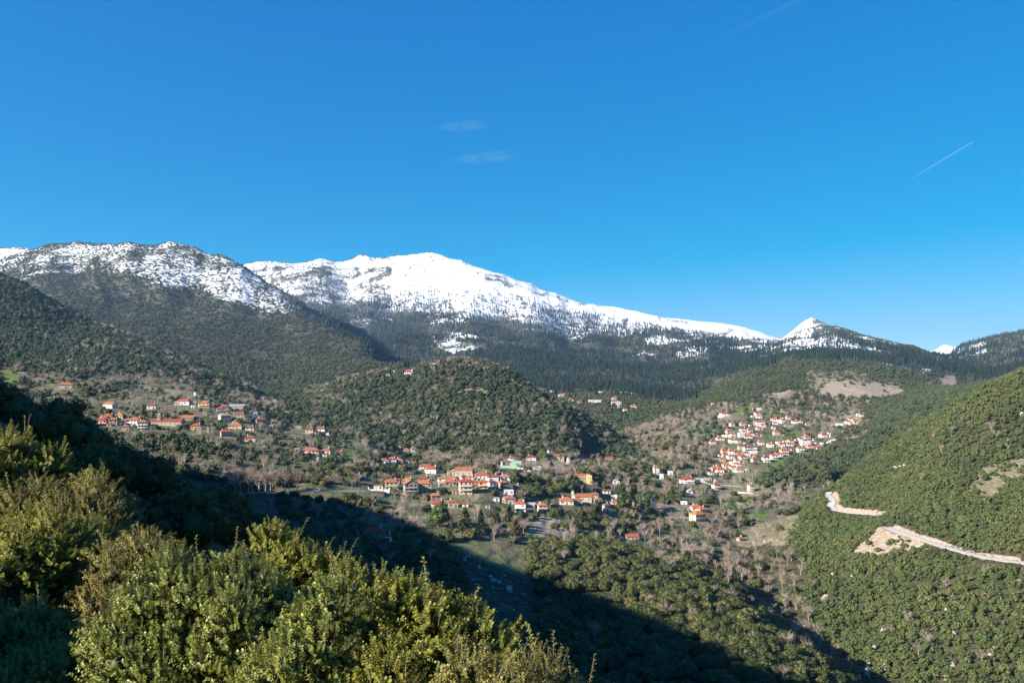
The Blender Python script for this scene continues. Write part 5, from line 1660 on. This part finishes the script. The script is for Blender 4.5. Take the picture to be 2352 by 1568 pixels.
single_tree('cedar_tree', 'C', 1980, 1150, pc(250, 560), t_, c_, 'hill_leaf', 'bark', 'shadowy conifer in the dark hollow left of the lawn conifer', 1.0)
single_tree('round_tree', 'C', 1195, 1090, pc(140, 580), oak_trunk(1), crown(520, 22, 60, 0.09, flat=1.25), 'bright_leaf', 'bark', 'bright green dense round tree under the red-roofed white house', 0.95)
single_tree('round_tree', 'D', 770, 205, pc(70, 850), oak_trunk(2), crown(521, 16, 40, 0.1, flat=1.0), 'bright_leaf', 'bark', 'bright green tree beside the cream church above the village')
single_tree('round_tree', 'A', 668, 820, pc(66, 770), oak_trunk(3), crown(522, 16, 40, 0.1, flat=1.0), 'bright_leaf', 'bark', 'yellow-green bush tree at the edge of the upper village shade')
single_tree('round_tree', 'D', 1300, 360, pc(55, 800), oak_trunk(4), crown(523, 16, 40, 0.1, flat=1.0), 'bright_leaf', 'bark', 'light green tree behind the yellow school')
single_tree('dark_evergreen', 'D', 1140, 620, pc(105, 720), oak_trunk(5), crown(524, 20, 50, 0.1, flat=1.3), 'hill_leaf', 'bark', 'tall dark evergreen just below the yellow school')
single_tree('dark_evergreen', 'D', 1240, 625, pc(85, 720), oak_trunk(6), crown(525, 18, 50, 0.1, flat=1.2), 'hill_leaf', 'bark', 'second dark evergreen of the pair below the yellow school')
single_tree('dark_evergreen', 'D', 1840, 880, pc(110, 700), oak_trunk(7), crown(526, 18, 50, 0.1, flat=1.4), 'oak_leaf', 'bark', 'tall bushy evergreen among the orange roofs right of the church')
single_tree('dark_evergreen', 'D', 2095, 860, pc(105, 720), oak_trunk(8), crown(527, 18, 50, 0.1, flat=1.3), 'hill_leaf', 'bark', 'ivy-dark evergreen standing above the gorge rim oaks')
single_tree('dark_evergreen', 'D', 365, 495, pc(80, 760), oak_trunk(9), crown(528, 18, 50, 0.1, flat=1.1), 'hill_leaf', 'bark', 'dark round evergreen beside the last orange roof of the centre')
for k, (c, x, y, h, lab) in enumerate([('D', 980, 215, 110, 'slender dark cypress in front of the cream church'), ('C', 720, 450, 150, 'slender dark cypress in the meadow above the village centre'), ('C', 520, 440, 120, 'shorter dark cypress in the meadow above the village centre'), ('J', 1030, 680, 150, 'dark pointed cypress at the shadow edge under the road'), ('A', 60, 640, 250, 'tall dark conifer at the rim of the shaded hill'), ('D', 1490, 180, 60, 'small cypress behind the last red barn')]):
    t_, c_ = cypress(540 + k)
    p = place(c, x, y)
    single_tree('cypress_tree', c, x, y, pc(h, p[1]), t_, c_, 'hill_leaf', 'bark', lab, 1.3 if k == 4 else 1.0)
for k, (x, y, h) in enumerate([(205, 405, 290), (320, 400, 250), (365, 400, 245), (455, 396, 280), (545, 394, 300), (612, 392, 310), (800, 388, 285), (970, 384, 300), (140, 410, 190)]):
    b = bare(560 + k, 7, 0.95, 1.25)
    p = place('J', x, y)
    single_tree('plane_tree', 'J', x, y, pc(h, p[1]), b[0], b[1], 'bare_bark', 'pale_bark', 'tall leafless plane tree with pale trunk in the row along the village road', 1.0, 'plane trees along the village road')

# ------------------------------------------------------------------ rock outcrops and road cuts
def rock(seed, sx, sy, sz, jag=0.35):
    rg = np.random.default_rng(seed)
    V, Fq = ICO2
    ph = rg.uniform(0, 10, 3)
    d = 1 + jag * (np.sin(V[:, 0] * 3.1 + ph[0]) * np.sin(V[:, 1] * 2.7 + ph[1]) + 0.6 * np.sin(V[:, 2] * 5 + ph[2])) * 0.6 + rg.uniform(-jag, jag, len(V)) * 0.55
    return V * d[:, None] * np.array([sx, sy, sz]), Fq
S6 = lambda x, y: ((x / 1.68 + 2696) * FD, (y / 1.68 + 1798) * FD)
S3 = lambda x, y: ((x / 1.68 + 2696) * FD, (y / 1.68 + 1100) * FD)
S5 = lambda x, y: ((x / 1.68 + 1300) * FD, (y / 1.68 + 1700) * FD)
ROCKS = [(S6, [(1350, 140, 14), (1490, 120, 22), (1550, 105, 18), (1160, 515, 26), (1130, 560, 20), (1060, 610, 22), (1065, 840, 22), (1200, 865, 26), (2030, 865, 26), (1870, 985, 22), (1970, 915, 16), (2320, 905, 40), (1830, 1075, 22), (1400, 1215, 24), (1425, 1185, 16), (1350, 1335, 34), (1790, 1270, 18), (1880, 1245, 30), (2140, 1330, 26), (2130, 1395, 34), (1300, 1440, 44), (1290, 1520, 50), (1410, 1470, 38), (1450, 1385, 24), (1540, 1490, 34), (1545, 1385, 18), (1870, 1445, 28), (1825, 1535, 34), (1640, 1550, 26), (940, 1360, 34), (935, 1320, 22), (890, 1260, 34), (1000, 1290, 26), (1545, 975, 14), (1780, 1380, 14), (1960, 1400, 20), (2250, 1500, 18), (1240, 1530, 30), (1690, 1460, 18), (2195, 1005, 16), (1720, 1560, 22)], (380, 860), 'pale limestone outcrop among the maquis of the road hillside', 'limestone outcrops of the road hillside'),
 (S3, [(2240, 1125, 30), (2290, 1095, 26), (2255, 1155, 20), (2340, 940, 26), (1845, 975, 16), (1355, 1315, 14), (1480, 1300, 22), (1520, 1285, 18), (2190, 1180, 16), (1660, 1150, 14), (1745, 1075, 12)], (520, 860), 'pale limestone outcrop high on the road hillside', 'limestone outcrops high on the road hillside'),
 (S5, [(940, 905, 26), (962, 882, 20), (1035, 960, 22), (1112, 1020, 24), (1135, 1050, 28), (1168, 1058, 24), (1130, 1092, 14), (1240, 1115, 44), (1020, 1072, 20), (1270, 1240, 14), (985, 1040, 14), (1205, 1010, 16)], (300, 600), 'grey boulder lying in the shaded clearing under the village', 'boulders of the shaded clearing'),
 (S5, [(1640, 370 - 0, 46), (1585, 175, 22), (1120, 78, 18), (1210, 100, 16)], (850, 1200), 'grey limestone crag on the shadowed flank of the round hill', 'crags of the round hill')]
rk = 0
for fn, lst, win, lab, grp in ROCKS:
    for (x, y, px) in lst:
        if fn is S5 and grp.startswith('crags'):
            y = y - 0
        p = on_ground(*fn(x, y), *win)
        r_ = px / 1.68 * p[1] / 3216 * 0.62
        V, Fq = rock(600 + rk, r_ * (1.5 if 'boulder' in lab else 1.0), r_ * 0.8, r_ * (0.9 + 0.6 * ((rk * 7) % 5) / 5), 0.4)
        o = link('limestone_outcrop' if 'boulder' not in lab else 'boulder', tri_mesh('rock', V, Fq, 'limestone'), None, (p[0], p[1], p[2] + r_ * 0.25), rk * 1.3)
        tag(o, lab, 'rock', grp)
        rk += 1
# cut banks: continuous jagged faces of ochre rock on the uphill side of the hill road
for ri, (hlo, hhi, lab) in ((0, (0.4, 2.6, 'low ochre rock cut along the straight of the hill road')), (1, (1.2, 5.2, 'tall jagged ochre rock cut above the far bend of hill road'))):
    Q = ROADW[ri][3]
    seg = np.concatenate([[0], np.cumsum(np.hypot(np.diff(Q[:, 0]), np.diff(Q[:, 1])))])
    Ls = np.arange(0, seg[-1], 0.8)
    q3 = np.stack([np.interp(Ls, seg, Q[:, k]) for k in range(3)], 1)
    d = np.gradient(q3[:, :2], axis=0)
    nrm = np.stack([-d[:, 1], d[:, 0]], 1)
    nrm /= np.linalg.norm(nrm, axis=1)[:, None] + 1e-9
    gl = sample(GZ, q3[:, 0] + nrm[:, 0] * 14, q3[:, 1] + nrm[:, 1] * 14) - sample(GZ, q3[:, 0] - nrm[:, 0] * 14, q3[:, 1] - nrm[:, 1] * 14)
    up = 1.0 if gl.mean() > 0 else -1.0
    rg = np.random.default_rng(820 + ri)
    amp = np.clip(0.5 + 0.9 * fbm(Ls / 19.0, np.full(len(Ls), 3.3 + ri), 3, 66), 0.0, 1.0)
    hh = hlo + (hhi - hlo) * amp * rg.uniform(0.62, 1.0, len(Ls))
    V, Fq = [], []
    m_ = 7
    for k in range(len(Ls)):
        for j in range(m_):
            t = j / (m_ - 1)
            off = 3.5 + 2.6 * t + rg.uniform(-0.35, 0.35) * (j > 0)
            zz = q3[k, 2] - 0.6 + (hh[k] + 0.6) * t ** 0.9 + rg.uniform(-0.25, 0.25) * (j > 0)
            V.append((q3[k, 0] + nrm[k, 0] * up * off, q3[k, 1] + nrm[k, 1] * up * off, zz))
        off = 8.5
        x, y = q3[k, 0] + nrm[k, 0] * up * off, q3[k, 1] + nrm[k, 1] * up * off
        V.append((x, y, ground(x, y) - 0.6))
        if k:
            for j in range(m_):
                a_, b_ = (k - 1) * (m_ + 1) + j, k * (m_ + 1) + j
                Fq += [(a_, a_ + 1, b_), (a_ + 1, b_ + 1, b_)]
    o0 = q3[0]
    o = link('road_cut_bank', tri_mesh('road_cut_bank', np.array(V) - o0, Fq, 'cut_rock'), None, tuple(o0))
    tag(o, lab, 'rock bank')

# ------------------------------------------------------------------ big bushes in front of the viewpoint
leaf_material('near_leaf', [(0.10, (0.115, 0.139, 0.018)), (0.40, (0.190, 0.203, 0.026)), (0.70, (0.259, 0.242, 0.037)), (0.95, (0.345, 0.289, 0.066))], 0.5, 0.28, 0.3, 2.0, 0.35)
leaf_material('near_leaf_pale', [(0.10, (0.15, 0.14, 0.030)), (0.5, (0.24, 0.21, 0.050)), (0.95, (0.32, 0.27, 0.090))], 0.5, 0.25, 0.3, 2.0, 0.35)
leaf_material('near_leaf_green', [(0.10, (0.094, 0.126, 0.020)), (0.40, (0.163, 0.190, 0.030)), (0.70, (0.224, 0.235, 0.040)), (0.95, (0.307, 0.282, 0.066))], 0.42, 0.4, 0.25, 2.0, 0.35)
leaf_material('twig_bark', [(0.10, (0.16, 0.13, 0.10)), (0.9, (0.34, 0.29, 0.23))], 0.9, 0.1, 0)
def shoot(seed, ln, nleaf, size, mat, bare_part=0.0):
    """an upright leafy shoot"""
    rg = np.random.default_rng(seed)
    bend = rg.uniform(-0.12, 0.12, 2)
    def at(t):
        return np.array([bend[0] * t * t * ln * 2, bend[1] * t * t * ln * 2, t * ln])
    st = join([stick(at(0), at(0.5), 0.0042, 0.003, 3), stick(at(0.5), at(1), 0.003, 0.0015, 3)])
    V, Fq = [], []
    for k in range(nleaf):
        t = bare_part + (1 - bare_part) * (k + 0.5) / nleaf
        a = k * 2.39996 + rg.uniform(-0.4, 0.4)
        el = rg.uniform(0.05, 0.85)
        d = np.array([math.cos(a) * math.cos(el), math.sin(a) * math.cos(el), math.sin(el)])
        s = size * rg.uniform(0.7, 1.25)
        side = np.cross(d, [0, 0, 1.0])
        side /= np.linalg.norm(side) + 1e-9
        nn = np.cross(side, d)
        b = at(t)
        o = len(V)
        V += [b + d * s * 0.08, b + d * s * 0.55 + side * s * 0.37 + nn * s * 0.1, b + d * s, b + d * s * 0.55 - side * s * 0.37 + nn * s * 0.1]
        Fq += [(o, o + 1, o + 2), (o, o + 2, o + 3)]
    lv = (np.array(V), np.array(Fq))
    Vj, Fj = join([lv, st])
    return tri_mesh('shoot', Vj, Fj, [mat, 'twig_bark'], [0] * len(lv[1]) + [1] * len(st[1]))
proto('shoot', [shoot(700 + k, 0.17 + 0.02 * k, 36, 0.040, 'near_leaf') for k in range(5)])
proto('shoot_green', [shoot(780 + k, 0.16 + 0.02 * k, 36, 0.037, 'near_leaf_green') for k in range(5)])
proto('shoot_pale', [shoot(740 + k, 0.20 + 0.02 * k, 24, 0.040, 'near_leaf_pale') for k in range(5)])
proto('stalk', [shoot(760 + k, 0.34 + 0.05 * k, 22, 0.040, 'near_leaf', 0.3) for k in range(3)])
def shoots_object(name, kind, P, E, S, Vr, parent):
    me = bpy.data.meshes.new(name)
    me.vertices.add(len(P))
    me.vertices.foreach_set('co', P.astype(np.float32).ravel())
    a = me.attributes.new('shoot_turn', 'FLOAT_VECTOR', 'POINT')
    a.data.foreach_set('vector', E.astype(np.float32).ravel())
    a = me.attributes.new('shoot_size', 'FLOAT', 'POINT')
    a.data.foreach_set('value', S.astype(np.float32))
    a = me.attributes.new('shoot_kind', 'INT', 'POINT')
    a.data.foreach_set('value', Vr.astype(np.int32))
    o = link(name, me, parent)
    o['kind'] = 'stuff'
    key = 'shoots_' + kind
    ng = bpy.data.node_groups.get(key)
    if ng is None:
        ng = bpy.data.node_groups.new(key, 'GeometryNodeTree')
        ng.interface.new_socket('Geometry', in_out='INPUT', socket_type='NodeSocketGeometry')
        ng.interface.new_socket('Geometry', in_out='OUTPUT', socket_type='NodeSocketGeometry')
        N, L = ng.nodes, ng.links
        gi, go = N.new('NodeGroupInput'), N.new('NodeGroupOutput')
        iop = N.new('GeometryNodeInstanceOnPoints')
        jn = N.new('GeometryNodeJoinGeometry')
        for po in PROTO[kind]:
            oi = N.new('GeometryNodeObjectInfo')
            oi.inputs['Object'].default_value = po
            oi.inputs['As Instance'].default_value = True
            L.new(oi.outputs['Geometry'], jn.inputs[0])
        def na(nm, t):
            q = N.new('GeometryNodeInputNamedAttribute')
            q.data_type = t
            q.inputs['Name'].default_value = nm
            return q.outputs[0]
        L.new(gi.outputs[0], iop.inputs['Points'])
        L.new(jn.outputs[0], iop.inputs['Instance'])
        iop.inputs['Pick Instance'].default_value = True
        L.new(na('shoot_kind', 'INT'), iop.inputs['Instance Index'])
        L.new(na('shoot_turn', 'FLOAT_VECTOR'), iop.inputs['Rotation'])
        L.new(na('shoot_size', 'FLOAT'), iop.inputs['Scale'])
        L.new(iop.outputs[0], go.inputs[0])
    md = o.modifiers.new('shoots', 'NODES')
    md.node_group = ng
    return o
def near_bush(seed, xd, ytop, Y, rx, ry, rz, label, kind='shoot', per=100, lr=(0.22, 0.42), name='kermes_oak', size=1.0):
    rg = np.random.default_rng(seed)
    x, y, ztop = pt(xd, ytop, Y)
    cz = ztop - rz
    gz = ground(x, y)
    root = thing(name, (x, y, gz), 0, label, 'bush', 'kermes oak bushes under the viewpoint')
    c0 = np.array([0, 0, cz - gz])
    nl = int(4.4 * (rx * ry * 2 + rx * rz + ry * rz) / (np.mean(lr) ** 2) / 4.2)
    k = np.arange(nl)
    zz = 1 - 1.6 * (k + 0.5) / nl
    th = k * 2.39996 + rg.uniform(-0.3, 0.3, nl)
    rr = np.sqrt(np.clip(1 - zz ** 2, 0, 1))
    bumpf = 1 + 0.20 * np.sin(3 * th + seed) * np.sin(4 * zz + seed * 2) + rg.uniform(-0.20, 0.13, nl)
    C = c0 + np.stack([rr * np.cos(th) * rx, rr * np.sin(th) * ry, zz * rz], 1) * bumpf[:, None] * 0.86
    lrad = rg.uniform(*lr, nl)
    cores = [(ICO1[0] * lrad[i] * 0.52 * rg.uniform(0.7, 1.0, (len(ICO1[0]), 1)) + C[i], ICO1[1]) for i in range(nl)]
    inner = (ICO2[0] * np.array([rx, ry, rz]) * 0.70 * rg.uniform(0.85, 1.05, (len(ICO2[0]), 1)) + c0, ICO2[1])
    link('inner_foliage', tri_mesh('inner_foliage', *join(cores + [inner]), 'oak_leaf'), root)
    li = np.repeat(np.arange(nl), per)
    nn = rg.normal(size=(len(li), 3))
    nn[:, 2] = np.abs(nn[:, 2]) * 0.9 - 0.25
    nn /= np.linalg.norm(nn, axis=1)[:, None]
    P = C[li] + nn * (lrad[li] * rg.uniform(0.35, 0.95, len(li)))[:, None]
    def turn(dr):
        dr = dr / np.linalg.norm(dr, axis=1)[:, None]
        return np.stack([np.zeros(len(dr)), np.arccos(np.clip(dr[:, 2], -1, 1)), np.arctan2(dr[:, 1], dr[:, 0])], 1)
    E = turn(nn * 1.0 + np.array([0, 0, 0.55]) + rg.normal(size=(len(li), 3)) * 0.33)
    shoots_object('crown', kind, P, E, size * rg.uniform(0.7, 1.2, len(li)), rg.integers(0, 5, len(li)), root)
    up = np.nonzero(C[:, 2] > c0[2] - 0.1 * rz)[0]
    ls = np.repeat(up, 2)
    Ps = C[ls] + rg.normal(size=(len(ls), 3)) * 0.16 + np.array([0, 0, 0.10])
    shoots_object('upright_shoots', 'stalk', Ps, turn(np.array([0, 0, 1.0]) + rg.normal(size=(len(ls), 3)) * 0.2), size * rg.uniform(0.7, 1.25, len(ls)), rg.integers(0, 3, len(ls)), root)
    ps = [stick((0, 0, -0.4), c0 * 0.6, 0.14, 0.10, 7)]
    for i in range(0, nl, 5):
        mid = c0 * 0.6 + (C[i] - c0 * 0.6) * 0.5 + rg.normal(size=3) * 0.1
        ps.append(stick(c0 * 0.6, mid, 0.05, 0.03, 4))
        ps.append(stick(mid, C[i], 0.03, 0.012, 4))
    link('trunk', tri_mesh('trunk', *join(ps), 'bark'), root)
    return len(li)
tot = 0
tot += near_bush(1, 485, 1305, 11.0, 1.55, 1.5, 1.7, 'largest rounded deep green kermes oak bush with glossy leaves', 'shoot_green')
tot += near_bush(2, 640, 1265, 13.6, 1.55, 1.5, 1.8, 'yellow-green kermes oak bush crowned by the highest shoots of the thicket')
tot += near_bush(3, 855, 1315, 12.6, 1.15, 1.3, 1.8, 'kermes oak bush beside the highest one, edging the dark clearing')
tot += near_bush(4, 955, 1395, 9.6, 1.10, 1.2, 1.6, 'kermes oak bush with upright pale shoots next to the dry pale one')
tot += near_bush(5, 1180, 1535, 8.2, 0.90, 0.9, 1.1, 'dry pale tan-green bush at the foot of the thicket', 'shoot_pale', 70, (0.2, 0.34), 'dry_bush', 0.85)
tot += near_bush(6, 10, 1010, 21.0, 1.9, 2.0, 2.2, 'tall bushy oak beside the shaded hill, highest of the sunlit bushes', 'shoot', 56, (0.34, 0.55), size=1.25)
tot += near_bush(7, 165, 1115, 19.5, 1.5, 1.7, 1.9, 'grey-green oak bush leaning from the tall one towards the shade', 'shoot_pale', 56, (0.32, 0.5), size=1.2)
tot += near_bush(8, 85, 1205, 17.0, 1.35, 1.4, 0.7, 'low spreading oak bush below the tall sunlit one', 'shoot', 56, (0.3, 0.46), size=1.1)
tot += near_bush(9, 310, 1240, 16.5, 1.0, 1.1, 1.5, 'small pale oak bush between the tall one and the largest bush', 'shoot_pale', 56, (0.28, 0.42), size=1.1)
tot += near_bush(10, 730, 1430, 9.4, 1.2, 1.1, 1.6, 'deep green kermes oak bush filling the thicket below the highest shoots', 'shoot_green')
tot += near_bush(11, 20, 1420, 14.0, 1.1, 1.2, 0.8, 'low dark bush in the shade at the foot of the tall sunlit oak', 'shoot_green', 60, (0.26, 0.4))
tot += near_bush(12, 90, 1520, 12.5, 0.8, 1.0, 0.7, 'small dark bush tucked in the shade against the largest bush', 'shoot_green', 60, (0.26, 0.4))
tot += near_bush(13, -2560, 180, 8.4, 2.3, 1.9, 3.2, 'unseen oak bush added uphill of the tall sunlit oak to shade low bushes', 'shoot', 50, (0.3, 0.5), size=1.2)  # added out of view, only to cast shade on the low bushes
print('bushes', tot, round(time.time() - T0, 1))

# ------------------------------------------------------------------ wisps of cloud and vapour trails far above the air over the valley
def vapour(name, dens, tube=False):
    m = bpy.data.materials.new(name)
    m.use_nodes = True
    N, L = m.node_tree.nodes, m.node_tree.links
    N.clear()
    out = N.new('ShaderNodeOutputMaterial')
    vol = N.new('ShaderNodeVolumePrincipled')
    vol.inputs['Color'].default_value = (0.96, 0.97, 1.0, 1)
    vol.inputs['Anisotropy'].default_value = 0.2
    tc = N.new('ShaderNodeTexCoord')
    sep = N.new('ShaderNodeSeparateXYZ')
    L.new(tc.outputs['Generated'], sep.inputs[0])
    if tube:
        f = ramp(N, L, sep.outputs[0], [(0.0, (0, 0, 0)), (0.25, (0.12, 0.12, 0.12)), (1.0, (1, 1, 1))])
        d = math_n(N, L, 'MULTIPLY', f, dens)
    else:
        gr = N.new('ShaderNodeTexGradient')
        gr.gradient_type = 'SPHERICAL'
        mp = N.new('ShaderNodeMapping')
        mp.inputs['Location'].default_value = (-1, -1, -1)
        mp.inputs['Scale'].default_value = (2, 2, 2)
        L.new(tc.outputs['Generated'], mp.inputs[0])
        L.new(mp.outputs[0], gr.inputs[0])
        nz = noise(N, L, tc.outputs['Generated'], 3.2, 4, 0.6)
        d = math_n(N, L, 'MULTIPLY', math_n(N, L, 'MULTIPLY', math_n(N, L, 'SUBTRACT', nz, 0.36, True), gr.outputs[1]), dens)
    L.new(d, vol.inputs['Density'])
    L.new(vol.outputs[0], out.inputs['Volume'])
    MATS[name] = m
vapour('cloud_vapour', 0.0042)
vapour('trail_vapour', 0.011, True)
vapour('old_trail_vapour', 0.00032, True)
for k, (xd, yd, w, h, tilt) in enumerate([(1066, 288, 150, 26, -3), (1118, 361, 190, 30, -4)]):
    x, y, z = pt(xd, yd, 9000)
    s = 9000 * K / F
    V, Fq = ICO2
    rg = np.random.default_rng(900 + k)
    o = link('cloud_wisp', tri_mesh('cloud_wisp', V * np.array([w * s * 0.5, 160, h * s * 0.5]), Fq, 'cloud_vapour'), None, (x, y, z))
    o.rotation_euler = (0, R(tilt), 0)
    tag(o, ['small faint wisp of cloud with an upturned tip above the ridge', 'longer faint wisp of cloud lying below the upturned wisp'][k], 'cloud')
def trail(a, b, r0, r1, mat, label):
    A, B = Vector(pt(*a)), Vector(pt(*b))
    d = B - A
    n_ = 12
    prof = [(0.01, 0)] + [(r0 + (r1 - r0) * t, d.length * t) for t in np.linspace(0.0, 0.97, n_)] + [(0.01, d.length)]
    V, Fq = lathe(prof, 10)
    V = [(z, x, y) for x, y, z in V]
    o = link('vapour_trail', mesh_np('vapour_trail', V, Fq, mat), None, A)
    o.rotation_euler = d.to_track_quat('X', 'Z').to_euler()
    return tag(o, label, 'contrail')
trail((2080, 418, 12500), (2238, 323, 11500), 26, 9, 'trail_vapour', 'short white vapour trail climbing above the pointed snowy peak')
trail((1560, 130, 11500), (1860, -12, 11000), 40, 40, 'old_trail_vapour', 'long faded vapour trail leaving the top of the sky')

# ------------------------------------------------------------------ the air of the valley
zlo, zhi = float(GZ.min()) - 1.5, float(GZ.max()) + 25.0
V, Fq = boxes([(-15300, 15300, -15300, 15300, zlo, zhi)])
hz = bpy.data.materials.new('haze')
hz.use_nodes = True
hz.node_tree.nodes.clear()
ho = hz.node_tree.nodes.new('ShaderNodeOutputMaterial')
hv = hz.node_tree.nodes.new('ShaderNodeVolumePrincipled')
hv.inputs['Color'].default_value = (0.36, 0.64, 1.0, 1)
hv.inputs['Density'].default_value = HAZE
hv.inputs['Anisotropy'].default_value = 0.15
hz.node_tree.links.new(hv.outputs[0], ho.inputs['Volume'])
MATS['haze'] = hz
o = link('haze', mesh_np('haze', V, Fq, 'haze'))
o['kind'] = 'stuff'
print('all', round(time.time() - T0, 1), len(bpy.data.objects), zlo, zhi)
